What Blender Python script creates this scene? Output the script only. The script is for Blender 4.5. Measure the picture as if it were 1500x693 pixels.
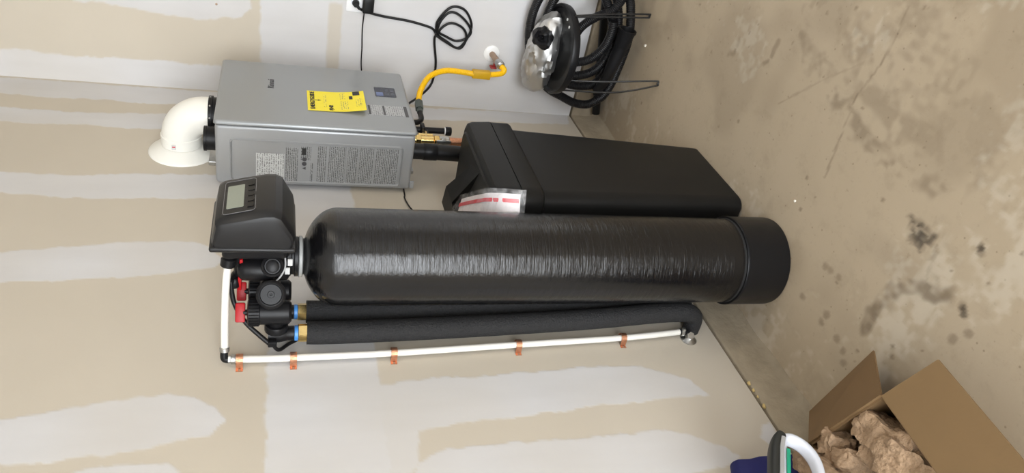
import bpy, bmesh, math, random
import numpy as np
from mathutils import Vector, Matrix, noise as mnoise

random.seed(7); RNG = np.random.default_rng(7)
for o in list(bpy.data.objects): bpy.data.objects.remove(o)
scene = bpy.context.scene
C = scene.collection
R_ = math.radians

# ---------------------------------------------------------------- camera (phone held sideways, world up = picture left)
F_PX, PITCH, ROLL, AZ = 1107.12, 0.30727, 0.017986, 0.608411
CAM = Vector((-3.1154, -1.4548, 1.4843))
fw = Vector((math.cos(AZ)*math.cos(PITCH), math.sin(AZ)*math.cos(PITCH), -math.sin(PITCH)))
rt = Vector((math.sin(AZ), -math.cos(AZ), 0)); up = rt.cross(fw)
rt2 = math.cos(ROLL)*rt + math.sin(ROLL)*up; up2 = math.cos(ROLL)*up - math.sin(ROLL)*rt
cd = bpy.data.cameras.new('camera'); cam = bpy.data.objects.new('camera', cd); C.objects.link(cam)
cd.sensor_fit = 'HORIZONTAL'; cd.sensor_width = 36; cd.lens = F_PX/1500*36; cd.clip_start = 0.05
M3 = Matrix((-up2, rt2, -fw)).transposed()
cam.matrix_world = Matrix.Translation(CAM) @ M3.to_4x4()
scene.camera = cam

# ---------------------------------------------------------------- light and exposure
scene.view_settings.view_transform = 'Standard'; scene.view_settings.look = 'None'
scene.view_settings.gamma = 1; scene.view_settings.use_curve_mapping = False
scene.view_settings.exposure = 0.0
w = bpy.data.worlds.new('sky'); scene.world = w; w.use_nodes = True
bg = w.node_tree.nodes['Background']; bg.inputs[0].default_value = (0.92, 0.96, 1.0, 1); bg.inputs[1].default_value = 13.2
def area(name, loc, rot, sx, sy, power, col):
    ld = bpy.data.lights.new(name, 'AREA'); ld.shape = 'RECTANGLE'; ld.size = sx; ld.size_y = sy
    ld.energy = power; ld.color = col
    o = bpy.data.objects.new(name, ld); C.objects.link(o); o.location = loc; o.rotation_euler = rot
    return o
# all light is daylight entering through the open garage door (x = -7, behind the camera)
door = area('garage_door_portal', (-6.99, -2.6, 1.2), (0, R_(-90), 0), 2.4, 4.7, 1, (1, 1, 1))
door.data.cycles.is_portal = True      # only guides sampling of the daylight through the opening

# the garage's own ceiling fixture, warm and weak next to the daylight
area('ceiling_fixture_light', (-1.6, -2.6, 2.82), (0, 0, 0), 1.2, .6, 17, (1.0, 0.90, 0.74))

# ---------------------------------------------------------------- materials
def nodes(m):
    m.use_nodes = True; nt = m.node_tree
    return nt, nt.nodes, nt.links, nt.nodes['Principled BSDF']
def mat(name, col, rough=0.5, metal=0.0, var=0.06, scale=30, bump=0.0, bscale=200, coat=0.0, rvar=0.0, spec=0.5, bdist=.002):
    """plain procedural material: noise varies colour, roughness and relief"""
    m = bpy.data.materials.new(name); nt, N, L, B = nodes(m)
    tc = N.new('ShaderNodeTexCoord'); nz = N.new('ShaderNodeTexNoise'); nz.inputs['Scale'].default_value = scale; nz.inputs['Detail'].default_value = 4
    L.new(tc.outputs['Object'], nz.inputs['Vector'])
    cr = N.new('ShaderNodeMix'); cr.data_type = 'RGBA'
    c0 = [max(0, c*(1-var)) for c in col[:3]]+[1]; c1 = [min(1, c*(1+var)) for c in col[:3]]+[1]
    cr.inputs[6].default_value = c0; cr.inputs[7].default_value = c1
    L.new(nz.outputs['Fac'], cr.inputs[0]); L.new(cr.outputs[2], B.inputs['Base Color'])
    B.inputs['Metallic'].default_value = metal; B.inputs['Roughness'].default_value = rough
    B.inputs['Specular IOR Level'].default_value = spec
    if coat: B.inputs['Coat Weight'].default_value = coat; B.inputs['Coat Roughness'].default_value = 0.15
    if rvar:
        mr = N.new('ShaderNodeMapRange'); mr.inputs[3].default_value = rough-rvar; mr.inputs[4].default_value = rough+rvar
        L.new(nz.outputs['Fac'], mr.inputs[0]); L.new(mr.outputs[0], B.inputs['Roughness'])
    if bump:
        n2 = N.new('ShaderNodeTexNoise'); n2.inputs['Scale'].default_value = bscale; n2.inputs['Detail'].default_value = 3
        L.new(tc.outputs['Object'], n2.inputs['Vector'])
        bp = N.new('ShaderNodeBump'); bp.inputs['Strength'].default_value = bump; bp.inputs['Distance'].default_value = bdist
        L.new(n2.outputs['Fac'], bp.inputs['Height']); L.new(bp.outputs[0], B.inputs['Normal'])
    return m
def s(r, g, b):
    f = lambda c: (c/255/12.92) if c/255 <= .04045 else ((c/255+.055)/1.055)**2.4
    return (f(r), f(g), f(b))
M = {}
M['black'] = mat('black_plastic', (0.008,0.008,0.009), 0.38, rvar=.06, bump=.05, bscale=900, spec=.22)
M['black_brine'] = mat('black_polyethylene', (0.009,0.0088,0.0085), 0.45, var=.25, scale=6, rvar=.08, bump=.08, bscale=500, spec=.2)
M['black_gloss'] = mat('black_gloss_plastic', (0.008,0.008,0.008), 0.3, spec=.3)
M['head'] = mat('black_cover_plastic', (0.012,0.012,0.013), 0.36, bump=.1, bscale=1500, spec=.35)
M['rubber'] = mat('black_rubber', (0.007,0.007,0.008), 0.42, spec=.3)
M['foam'] = mat('foam_insulation', (0.017,0.017,0.018), 0.75, spec=.4, var=.7, scale=230, bump=1.0, bscale=210, bdist=.004)
M['silver'] = mat('silver_paint_shaded', s(152,155,157), 0.33, metal=.35, var=.02, scale=900)  # heater silver, toned darker for the front that gets less light
M['silver_side'] = mat('silver_paint_lit', s(166,168,170), 0.36, metal=.35, var=.02, scale=900)  # same silver, toned lighter for the side facing the light
M['dark_gap'] = mat('dark_seam', (0.01,0.01,0.01), 0.7)
M['white_pvc'] = mat('white_pvc', s(238,236,228), 0.35, var=.02)
M['white_pex'] = mat('white_tube', s(230,228,221), 0.4, var=.02)
M['white_plate'] = mat('white_cover_plate', s(238,238,238), 0.35, var=.01)
M['copper'] = mat('copper', (0.62,0.31,0.19), 0.42, metal=1, var=.35, scale=160, bump=.6, bscale=260)
M['brass'] = mat('brass', (0.90,0.66,0.28), 0.22, metal=1, var=.15, scale=60)
M['steel'] = mat('galvanised_steel', (0.5,0.5,0.49), 0.35, metal=1, var=.25, scale=80)
M['rusty'] = mat('rusty_pipe', (0.42,0.30,0.22), 0.5, metal=.7, var=.4, scale=70)
M['red'] = mat('red_plastic', s(165,16,24), 0.4, var=.08, spec=.3)
M['red_dark'] = mat('red_valve_handle', s(150,40,40), 0.45)
M['yellow'] = mat('yellow_coating', s(250,196,10), 0.4, var=.05)
M['tag_yellow'] = mat('ochre_tag', s(205,160,20), 0.5)
M['label_yellow'] = mat('yellow_paper', s(244,226,60), 0.6, var=.03)
M['print'] = mat('black_print', (0.02,0.02,0.02), 0.6)
M['grey_print'] = mat('dark_grey_print', (0.06,0.06,0.065), 0.5)
M['sticker'] = mat('pale_sticker', s(205,206,205), 0.5, var=.02)
M['sticker_grey'] = mat('grey_sticker', s(178,180,182), 0.45, var=.02)
M['blue'] = mat('blue_fitting', s(70,140,215), 0.4)
M['screen'] = mat('lcd_screen', s(140,146,134), 0.2, var=.04, scale=200)
M['lcd_dark'] = mat('dark_display_glass', s(40,44,58), 0.15)
M['card'] = mat('cardboard', s(122,97,64), 0.8, var=.07, scale=14, bump=.15, bscale=120)
M['card_in'] = mat('cardboard_inside', s(120,94,62), 0.8, var=.07, scale=14, bump=.15, bscale=120)
M['pulp'] = mat('moulded_pulp', s(163,136,108), 0.95, var=.3, scale=30, bump=1.0, bscale=75, bdist=.009)
M['navy'] = mat('navy_fabric', s(16,20,84), 0.7, var=.2, scale=40, bump=.3, bscale=700)
M['grip'] = mat('black_rubber_grip', (0.018,0.02,0.019), 0.5)
M['teal'] = mat('teal_plastic', s(30,160,125), 0.4)
M['white_gloss'] = mat('pale_grey_plastic', s(222,226,236), 0.25, var=.02)
M['grey_plastic'] = mat('grey_inlay_plastic', s(165,165,165), 0.35)
M['wire'] = mat('black_wire', (0.012,0.012,0.012), 0.35)
M['paper'] = mat('white_paper', s(232,226,228), 0.6, var=.02)
M['red_print'] = mat('red_printed_stripe', s(205,30,50), 0.5)
M['crumb_y'] = mat('yellow_foam_crumb', s(216,190,130), 0.9, bump=.5)
M['crumb_w'] = mat('white_crumb', s(225,220,208), 0.8)
M['escut'] = mat('white_escutcheon', s(236,236,234), 0.35)

def mat_foil():
    m = mat('silver_foil', (0.60,0.595,0.58), 0.46, metal=1, var=.08, scale=20, bump=.35, bscale=60)
    return m
M['foil'] = mat_foil()
def mat_plastic_film():
    m = bpy.data.materials.new('clear_plastic_film'); nt, N, L, B = nodes(m)
    B.inputs['Base Color'].default_value = (.92,.92,.93,1); B.inputs['Roughness'].default_value = .12
    tr = N.new('ShaderNodeBsdfTransparent'); mx = N.new('ShaderNodeMixShader'); tc = N.new('ShaderNodeTexCoord')
    nz = N.new('ShaderNodeTexNoise'); nz.inputs['Scale'].default_value = 45; nz.inputs['Detail'].default_value = 3
    mr = N.new('ShaderNodeMapRange'); mr.inputs[1].default_value=.4; mr.inputs[2].default_value=.75; mr.inputs[3].default_value=.03; mr.inputs[4].default_value=.22
    bp = N.new('ShaderNodeBump'); bp.inputs['Strength'].default_value=.9; bp.inputs['Distance'].default_value=.004
    L.new(tc.outputs['Object'], nz.inputs['Vector']); L.new(nz.outputs['Fac'], mr.inputs[0]); L.new(nz.outputs['Fac'], bp.inputs['Height']); L.new(bp.outputs[0], B.inputs['Normal'])
    L.new(mr.outputs[0], mx.inputs[0]); L.new(tr.outputs[0], mx.inputs[1]); L.new(B.outputs[0], mx.inputs[2])
    L.new(mx.outputs[0], N['Material Output'].inputs[0])
    return m
M['film'] = mat_plastic_film()
def mat_vessel():
    """black filament-wound tank: fine hoops of glossy resin, scuffs"""
    m = bpy.data.materials.new('filament_wound_tank'); nt, N, L, B = nodes(m)
    tc = N.new('ShaderNodeTexCoord'); mp = N.new('ShaderNodeMapping'); mp.inputs['Scale'].default_value = (5, 5, 240)
    L.new(tc.outputs['Object'], mp.inputs[0])
    nz = N.new('ShaderNodeTexNoise'); nz.inputs['Scale'].default_value = 1.0; nz.inputs['Detail'].default_value = 5; nz.inputs['Roughness'].default_value=.65
    L.new(mp.outputs[0], nz.inputs['Vector'])
    bp = N.new('ShaderNodeBump'); bp.inputs['Strength'].default_value = .55; bp.inputs['Distance'].default_value = .0016
    L.new(nz.outputs['Fac'], bp.inputs['Height'])
    mp2 = N.new('ShaderNodeMapping'); mp2.inputs['Scale'].default_value = (22, 22, 60); L.new(tc.outputs['Object'], mp2.inputs[0])
    nw = N.new('ShaderNodeTexNoise'); nw.inputs['Scale'].default_value = 1.0; nw.inputs['Detail'].default_value = 4; L.new(mp2.outputs[0], nw.inputs['Vector'])
    bq = N.new('ShaderNodeBump'); bq.inputs['Strength'].default_value = .5; bq.inputs['Distance'].default_value = .0035
    L.new(nw.outputs['Fac'], bq.inputs['Height']); L.new(bp.outputs[0], bq.inputs['Normal']); L.new(bq.outputs[0], B.inputs['Normal'])
    n2 = N.new('ShaderNodeTexNoise'); n2.inputs['Scale'].default_value = 9; n2.inputs['Detail'].default_value = 6
    L.new(tc.outputs['Object'], n2.inputs['Vector'])
    mr = N.new('ShaderNodeMapRange'); mr.inputs[1].default_value=.3; mr.inputs[2].default_value=.75; mr.inputs[3].default_value=.12; mr.inputs[4].default_value=.24
    L.new(n2.outputs['Fac'], mr.inputs[0]); L.new(mr.outputs[0], B.inputs['Roughness'])
    # pale scuffs
    n3 = N.new('ShaderNodeTexNoise'); n3.inputs['Scale'].default_value = 26; n3.inputs['Detail'].default_value = 8; n3.inputs['Roughness'].default_value=.7
    L.new(tc.outputs['Object'], n3.inputs['Vector'])
    m3 = N.new('ShaderNodeMapRange'); m3.inputs[1].default_value=.70; m3.inputs[2].default_value=.80; m3.inputs[3].default_value=0; m3.inputs[4].default_value=.35
    L.new(n3.outputs['Fac'], m3.inputs[0])
    mx = N.new('ShaderNodeMix'); mx.data_type='RGBA'; mx.inputs[6].default_value=(.005,.005,.0055,1); mx.inputs[7].default_value=(.3,.3,.29,1)
    L.new(m3.outputs[0], mx.inputs[0]); L.new(mx.outputs[2], B.inputs['Base Color']); B.inputs['Specular IOR Level'].default_value=.55
    return m
M['vessel'] = mat_vessel()
def mat_textprint(name, paper, ink, axis_line=2, pitch=.0062, dens=.5, word=260, rough=.45):
    """rows of small print too fine to read: rows along the sheet, broken into words by noise"""
    m = bpy.data.materials.new(name); nt, N, L, B = nodes(m)
    tc = N.new('ShaderNodeTexCoord'); sx = N.new('ShaderNodeSeparateXYZ'); L.new(tc.outputs['Object'], sx.inputs[0])
    md = N.new('ShaderNodeMath'); md.operation='MULTIPLY'; md.inputs[1].default_value = 1/pitch; L.new(sx.outputs[axis_line], md.inputs[0])
    fr = N.new('ShaderNodeMath'); fr.operation='FRACT'; L.new(md.outputs[0], fr.inputs[0])
    gt = N.new('ShaderNodeMath'); gt.operation='GREATER_THAN'; gt.inputs[1].default_value=.42; L.new(fr.outputs[0], gt.inputs[0])
    nz = N.new('ShaderNodeTexNoise'); nz.inputs['Scale'].default_value = word; nz.inputs['Detail'].default_value = 1; L.new(tc.outputs['Object'], nz.inputs['Vector'])
    g2 = N.new('ShaderNodeMath'); g2.operation='GREATER_THAN'; g2.inputs[1].default_value=dens; L.new(nz.outputs['Fac'], g2.inputs[0])
    mu = N.new('ShaderNodeMath'); mu.operation='MULTIPLY'; L.new(gt.outputs[0], mu.inputs[0]); L.new(g2.outputs[0], mu.inputs[1])
    mx = N.new('ShaderNodeMix'); mx.data_type='RGBA'; mx.inputs[6].default_value=(*paper,1); mx.inputs[7].default_value=(*ink,1)
    L.new(mu.outputs[0], mx.inputs[0]); L.new(mx.outputs[2], B.inputs['Base Color']); B.inputs['Roughness'].default_value=rough
    return m
M['fine_text'] = mat_textprint('fine_print_on_grey', s(160,162,162), (0.10,0.10,0.10), dens=.44)
M['label_text'] = mat_textprint('fine_print_on_white', s(205,207,206), (0.22,0.22,0.22), dens=.5, pitch=.0075)
M['front_text'] = mat_textprint('fine_print_on_silver', s(176,178,180), (0.16,0.16,0.17), dens=.52, pitch=.0075)
M['yellow_text'] = mat_textprint('fine_print_on_yellow', s(244,226,60), (0.30,0.26,0.05), dens=.54, pitch=.0075)

def mat_wall():
    m = bpy.data.materials.new('taped_drywall'); nt, N, L, B = nodes(m)
    at = N.new('ShaderNodeAttribute'); at.attribute_name = 'mud'
    tc = N.new('ShaderNodeTexCoord')
    n1 = N.new('ShaderNodeTexNoise'); n1.inputs['Scale'].default_value=3.2; n1.inputs['Detail'].default_value=7; L.new(tc.outputs['Object'], n1.inputs['Vector'])
    pa = N.new('ShaderNodeMix'); pa.data_type='RGBA'; pa.inputs[6].default_value=(*s(192,183,168),1); pa.inputs[7].default_value=(*s(202,193,178),1); L.new(n1.outputs['Fac'], pa.inputs[0])
    # compound, thinner streaks show the paper through
    mp = N.new('ShaderNodeMapping'); mp.inputs['Scale'].default_value=(9,9,2.2); L.new(tc.outputs['Object'], mp.inputs[0])
    n2 = N.new('ShaderNodeTexNoise'); n2.inputs['Scale'].default_value=1.6; n2.inputs['Detail'].default_value=6; L.new(mp.outputs[0], n2.inputs['Vector'])
    mc = N.new('ShaderNodeMix'); mc.data_type='RGBA'; mc.inputs[6].default_value=(*s(200,199,200),1); mc.inputs[7].default_value=(*s(214,214,216),1); L.new(n2.outputs['Fac'], mc.inputs[0])
    mx = N.new('ShaderNodeMix'); mx.data_type='RGBA'; L.new(at.outputs['Fac'], mx.inputs[0]); L.new(pa.outputs[2], mx.inputs[6]); L.new(mc.outputs[2], mx.inputs[7])
    L.new(mx.outputs[2], B.inputs['Base Color']); B.inputs['Roughness'].default_value=.85; B.inputs['Specular IOR Level'].default_value=.25
    n3 = N.new('ShaderNodeTexNoise'); n3.inputs['Scale'].default_value=160; n3.inputs['Detail'].default_value=3; L.new(tc.outputs['Object'], n3.inputs['Vector'])
    bp = N.new('ShaderNodeBump'); bp.inputs['Strength'].default_value=.12; bp.inputs['Distance'].default_value=.001; L.new(n3.outputs['Fac'], bp.inputs['Height'])
    b2 = N.new('ShaderNodeBump'); b2.inputs['Strength'].default_value=.35; b2.inputs['Distance'].default_value=.0015; L.new(at.outputs['Fac'], b2.inputs['Height']); L.new(bp.outputs[0], b2.inputs['Normal'])
    L.new(b2.outputs[0], B.inputs['Normal'])
    return m
M['wall'] = mat_wall()
def mat_floor():
    m = bpy.data.materials.new('worn_concrete'); nt, N, L, B = nodes(m)
    tc = N.new('ShaderNodeTexCoord')
    def nz(sc, det=6, ro=.6):
        n = N.new('ShaderNodeTexNoise'); n.inputs['Scale'].default_value=sc; n.inputs['Detail'].default_value=det; n.inputs['Roughness'].default_value=ro
        L.new(tc.outputs['Object'], n.inputs['Vector']); return n
    def mix(f, a, b):
        x = N.new('ShaderNodeMix'); x.data_type='RGBA'; L.new(f, x.inputs[0])
        for k, c in ((6,a),(7,b)):
            if isinstance(c, tuple): x.inputs[k].default_value=(*c,1)
            else: L.new(c, x.inputs[k])
        return x.outputs[2]
    def rng(f, a, b, c, d):
        x = N.new('ShaderNodeMapRange'); x.inputs[1].default_value=a; x.inputs[2].default_value=b; x.inputs[3].default_value=c; x.inputs[4].default_value=d; L.new(f, x.inputs[0]); return x.outputs[0]
    c = mix(nz(2.6).outputs['Fac'], s(170,155,132), s(186,171,149))
    c = mix(rng(nz(11,9,.7).outputs['Fac'], .52,.72,0,.35), c, s(146,132,110))
    c = mix(rng(nz(60,6,.6).outputs['Fac'], .62,.75,0,.4), c, s(134,120,100))
    c = mix(rng(nz(34,8,.75).outputs['Fac'], .66,.78,0,.5), c, s(205,194,178))
    sp = N.new('ShaderNodeTexVoronoi'); sp.inputs['Scale'].default_value=26; L.new(tc.outputs['Object'], sp.inputs['Vector'])
    c = mix(rng(sp.outputs['Distance'], .05,.085,.5,0), c, s(112,98,78))
    a1 = N.new('ShaderNodeAttribute'); a1.attribute_name='dirt'
    a2 = N.new('ShaderNodeAttribute'); a2.attribute_name='oil'
    a3 = N.new('ShaderNodeAttribute'); a3.attribute_name='pale'
    c = mix(a3.outputs['Fac'], c, s(205,196,180))
    c = mix(a1.outputs['Fac'], c, s(112,98,80))
    c = mix(a2.outputs['Fac'], c, s(46,38,32))
    L.new(c, B.inputs['Base Color']); B.inputs['Roughness'].default_value=.62; B.inputs['Specular IOR Level'].default_value=.3
    bp = N.new('ShaderNodeBump'); bp.inputs['Strength'].default_value=.25; bp.inputs['Distance'].default_value=.0015; L.new(nz(90,6).outputs['Fac'], bp.inputs['Height']); L.new(bp.outputs[0], B.inputs['Normal'])
    return m
M['floor'] = mat_floor()
M['curb'] = mat('stem_wall_concrete', s(158,145,124), 0.8, var=.32, scale=18, bump=.8, bscale=60, bdist=.004)
M['plain_wall'] = mat('plain_drywall', s(205,205,205), 0.85, var=.03, scale=3)

# ---------------------------------------------------------------- mesh helpers
def finish(name, bm, m, parent=None, smooth=True, angle=40, loc=None):
    me = bpy.data.meshes.new(name); bmesh.ops.recalc_face_normals(bm, faces=bm.faces[:]); bm.to_mesh(me); bm.free()
    return link(name, me, m, parent, smooth, angle, loc)
def link(name, me, m, parent=None, smooth=True, angle=40, loc=None):
    if m is not None and len(me.materials) == 0: me.materials.append(m)
    if smooth:
        me.polygons.foreach_set('use_smooth', [True]*len(me.polygons))
        try: me.set_sharp_from_angle(angle=R_(angle))
        except Exception: pass
    o = bpy.data.objects.new(name, me); C.objects.link(o)
    if loc is not None: o.location = loc
    if parent is not None:
        o.parent = parent
        # parents are unrotated; keep the child's world place
        pl = parent.matrix_world.translation.copy() if parent.type == 'EMPTY' else parent['_loc'] if '_loc' in parent else Vector((0,0,0))
        o.matrix_parent_inverse = Matrix.Translation(-Vector(pl))
    return o
def tag(o, label, cat, group=None, kind=None):
    o['label'] = label; o['category'] = cat
    if group: o['group'] = group
    if kind: o['kind'] = kind
    return o
def thing(name, label, cat, loc, group=None):
    o = bpy.data.objects.new(name, None); C.objects.link(o); o.location = loc; o.empty_display_size = .05
    o.matrix_world = Matrix.Translation(loc)
    return tag(o, label, cat, group)
def struct(o, label):
    o['label'] = label; o['kind'] = 'structure'; return o
def bm_box(x0,x1,y0,y1,z0,z1, bev=0, seg=2, bm=None, edges=None):
    own = bm is None
    b = bmesh.new()
    vs = [b.verts.new(p) for p in ((x0,y0,z0),(x1,y0,z0),(x1,y1,z0),(x0,y1,z0),(x0,y0,z1),(x1,y0,z1),(x1,y1,z1),(x0,y1,z1))]
    for f in ((0,3,2,1),(4,5,6,7),(0,1,5,4),(1,2,6,5),(2,3,7,6),(3,0,4,7)): b.faces.new([vs[i] for i in f])
    if bev: 
        ed = b.edges[:] if edges is None else [e for e in b.edges if edges(e)]
        bmesh.ops.bevel(b, geom=ed, offset=bev, segments=seg, profile=.5, affect='EDGES')
    if own: return b
    me = bpy.data.meshes.new('t'); b.to_mesh(me); b.free(); bm.from_mesh(me); bpy.data.meshes.remove(me); return bm
def bm_hull_loft(rings, cap=True):
    """rings: list of equal-length point lists"""
    b = bmesh.new(); rs = [[b.verts.new(p) for p in r] for r in rings]; n = len(rs[0])
    for a, c in zip(rs, rs[1:]):
        for i in range(n): b.faces.new((a[i], a[(i+1)%n], c[(i+1)%n], c[i]))
    if cap: b.faces.new(rs[0][::-1]); b.faces.new(rs[-1])
    return b
def join(*bms):
    b = bms[0]
    for c in bms[1:]:
        me = bpy.data.meshes.new('t'); c.to_mesh(me); c.free(); b.from_mesh(me); bpy.data.meshes.remove(me)
    return b
def frame(d):
    d = Vector(d).normalized(); a = Vector((0,0,1)) if abs(d.z) < .9 else Vector((1,0,0))
    u = d.cross(a).normalized(); return d, u, d.cross(u)
def lathe(profile, org, axis=(0,0,1), n=32, caps=True):
    """profile [(radius, along)] spun around axis at org"""
    d, u, v = frame(axis); org = Vector(org); b = bmesh.new(); rs = []
    for r, h in profile:
        r = max(r, 1e-4)
        rs.append([b.verts.new(org + d*h + r*(math.cos(2*math.pi*i/n)*u + math.sin(2*math.pi*i/n)*v)) for i in range(n)])
    for a, c in zip(rs, rs[1:]):
        for i in range(n): b.faces.new((a[i], a[(i+1)%n], c[(i+1)%n], c[i]))
    if caps: b.faces.new(rs[0][::-1]); b.faces.new(rs[-1])
    return b
def cyl(p0, p1, r0, r1=None, n=24, bev=.0):
    p0 = Vector(p0); p1 = Vector(p1); L = (p1-p0).length; r1 = r0 if r1 is None else r1
    if bev: pr = [(r0-bev,0),(r0,bev),(r1,L-bev),(r1-bev,L)]
    else: pr = [(r0,0),(r1,L)]
    return lathe(pr, p0, p1-p0, n)
def crom(pts, n=10, closed=False):
    P = [Vector(p) for p in pts]; out = []
    m = len(P)
    rngs = range(m) if closed else range(m-1)
    for i in rngs:
        if closed: a,b,c,d = P[(i-1)%m],P[i],P[(i+1)%m],P[(i+2)%m]
        else: a,b,c,d = P[max(i-1,0)],P[i],P[i+1],P[min(i+2,m-1)]
        for k in range(n):
            t = k/n
            out.append(.5*((2*b)+(c-a)*t+(2*a-5*b+4*c-d)*t*t+(3*b-a-3*c+d)*t**3))
    if not closed: out.append(P[-1].copy())
    return out
def resample(P, step):
    out = [P[0].copy()]; acc = 0
    for a, b in zip(P, P[1:]):
        L = (b-a).length
        if L < 1e-9: continue
        t = step-acc
        while t <= L: out.append(a.lerp(b, t/L)); t += step
        acc = (acc+L) % step if L+acc >= step else acc+L
    return out
def tube(path, r, n=10, cap=True, rfun=None):
    P = [Vector(p) for p in path]; b = bmesh.new(); rs = []
    t0 = (P[1]-P[0]).normalized(); _, u, _ = frame(t0)
    for i, p in enumerate(P):
        t = (P[min(i+1,len(P)-1)]-P[max(i-1,0)]).normalized()
        u = (u - t*u.dot(t)).normalized(); v = t.cross(u)
        rr = r if rfun is None else rfun(i/(len(P)-1), i)
        rs.append([b.verts.new(p + rr*(math.cos(2*math.pi*k/n)*u + math.sin(2*math.pi*k/n)*v)) for k in range(n)])
    for a, c in zip(rs, rs[1:]):
        for i in range(n): b.faces.new((a[i], a[(i+1)%n], c[(i+1)%n], c[i]))
    if cap: b.faces.new(rs[0][::-1]); b.faces.new(rs[-1])
    return b
def corrugated(path, r, depth=.0025, pitch=.007, n=14):
    P = resample(path, pitch/2)
    return tube(P, r, n, True, lambda f, i: r-(depth if i % 2 else 0))
def rrect(w, h, r, n=5):
    out = []
    for cx, cy, a0 in ((w/2-r,h/2-r,0),(-w/2+r,h/2-r,90),(-w/2+r,-h/2+r,180),(w/2-r,-h/2+r,270)):
        for k in range(n+1):
            a = R_(a0+90*k/n); out.append((cx+r*math.cos(a), cy+r*math.sin(a)))
    return out
def plate(org, U, V, pts2, thick):
    """flat plate from 2-D outline pts2 in axes U,V at org, thickness along -(UxV).. grown along normal"""
    org=Vector(org); U=Vector(U); V=Vector(V); nrm=U.cross(V).normalized()
    return bm_hull_loft([[org+U*a+V*b for a,b in pts2],[org+U*a+V*b+nrm*thick for a,b in pts2]])
def text(name, body, size, org, U, V, m, parent, thick=.0006, bold=0.0, sx=1.0, align='CENTER'):
    cu = bpy.data.curves.new(name,'FONT'); cu.body=body; cu.size=size; cu.align_x=align; cu.align_y='CENTER'; cu.extrude=thick; cu.offset=bold; cu.resolution_u=3
    t = bpy.data.objects.new(name, cu); C.objects.link(t)
    dg = bpy.context.evaluated_depsgraph_get(); me = bpy.data.meshes.new_from_object(t.evaluated_get(dg))
    bpy.data.objects.remove(t); bpy.data.curves.remove(cu)
    U=Vector(U)*sx; V=Vector(V); W=U.normalized().cross(V)
    mt = Matrix((U,V,W)).transposed().to_4x4(); mt.translation = Vector(org)
    me.transform(mt); me.materials.clear()
    return link(name, me, m, parent, smooth=False)
def torus_arc(org, U, V, R, r, a0, a1, n=24, m=12):
    org=Vector(org);U=Vector(U);V=Vector(V)
    return tube([org+R*(math.cos(a0+(a1-a0)*i/n)*U+math.sin(a0+(a1-a0)*i/n)*V) for i in range(n+1)], r, m)
def hexnut(p0, p1, r, n=6): return cyl(p0, p1, r, n=n, bev=.0015)

# ================================================================ THE SETTING
def inpoly_sd(px, py, poly):
    """signed distance (positive inside), numpy"""
    P = np.array(poly); d = np.full(px.shape, 1e9); ins = np.zeros(px.shape, bool); n=len(P)
    for i in range(n):
        a=P[i]; b=P[(i+1)%n]; e=b-a; wx=px-a[0]; wy=py-a[1]
        t=np.clip((wx*e[0]+wy*e[1])/(e@e+1e-12),0,1); d=np.minimum(d, np.hypot(wx-t*e[0], wy-t*e[1]))
        if abs(b[1]-a[1])>1e-9:
            c=((a[1]<=py)!=(b[1]<=py)); ins ^= c & (px < (b[0]-a[0])*(py-a[1])/(b[1]-a[1])+a[0])
    return np.where(ins, d, -d)
def vnoise(x, y, scale, seed=0):
    """cheap value noise on arrays, -1..1"""
    r = np.random.default_rng(seed); T = r.uniform(-1,1,(256,256))
    X=x*scale; Y=y*scale; i=np.floor(X).astype(int); j=np.floor(Y).astype(int); f=X-i; g=Y-j; f=f*f*(3-2*f); g=g*g*(3-2*g)
    a=T[i%256,j%256]; b=T[(i+1)%256,j%256]; c=T[i%256,(j+1)%256]; d=T[(i+1)%256,(j+1)%256]
    return (a*(1-f)+b*f)*(1-g)+(c*(1-f)+d*f)*g
def sstep(a,b,x): t=np.clip((x-a)/(b-a),0,1); return t*t*(3-2*t)
def lines(lo, hi, dlo, dhi, fine, coarse):
    a = list(np.arange(lo, dlo, coarse)) if dlo>lo else []
    b = list(np.arange(dlo, dhi, fine)); c = list(np.arange(dhi, hi, coarse)) if hi>dhi else []
    return np.array(a+b+c+[hi])
def grid(name, us, vs, place, attrs, m):
    U,V = np.meshgrid(us, vs, indexing='ij'); nu,nv=U.shape
    co = np.stack(place(U,V),-1).reshape(-1,3)
    idx = np.arange(nu*nv).reshape(nu,nv)
    q = np.stack([idx[:-1,:-1],idx[1:,:-1],idx[1:,1:],idx[:-1,1:]],-1).reshape(-1,4)
    me = bpy.data.meshes.new(name); me.from_pydata(co.tolist(), [], q.tolist())
    for k,f in attrs.items():
        a = me.attributes.new(k,'FLOAT','POINT'); a.data.foreach_set('value', f(U,V).astype(np.float32).ravel())
    me.update(); return link(name, me, m, None, smooth=False)

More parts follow.
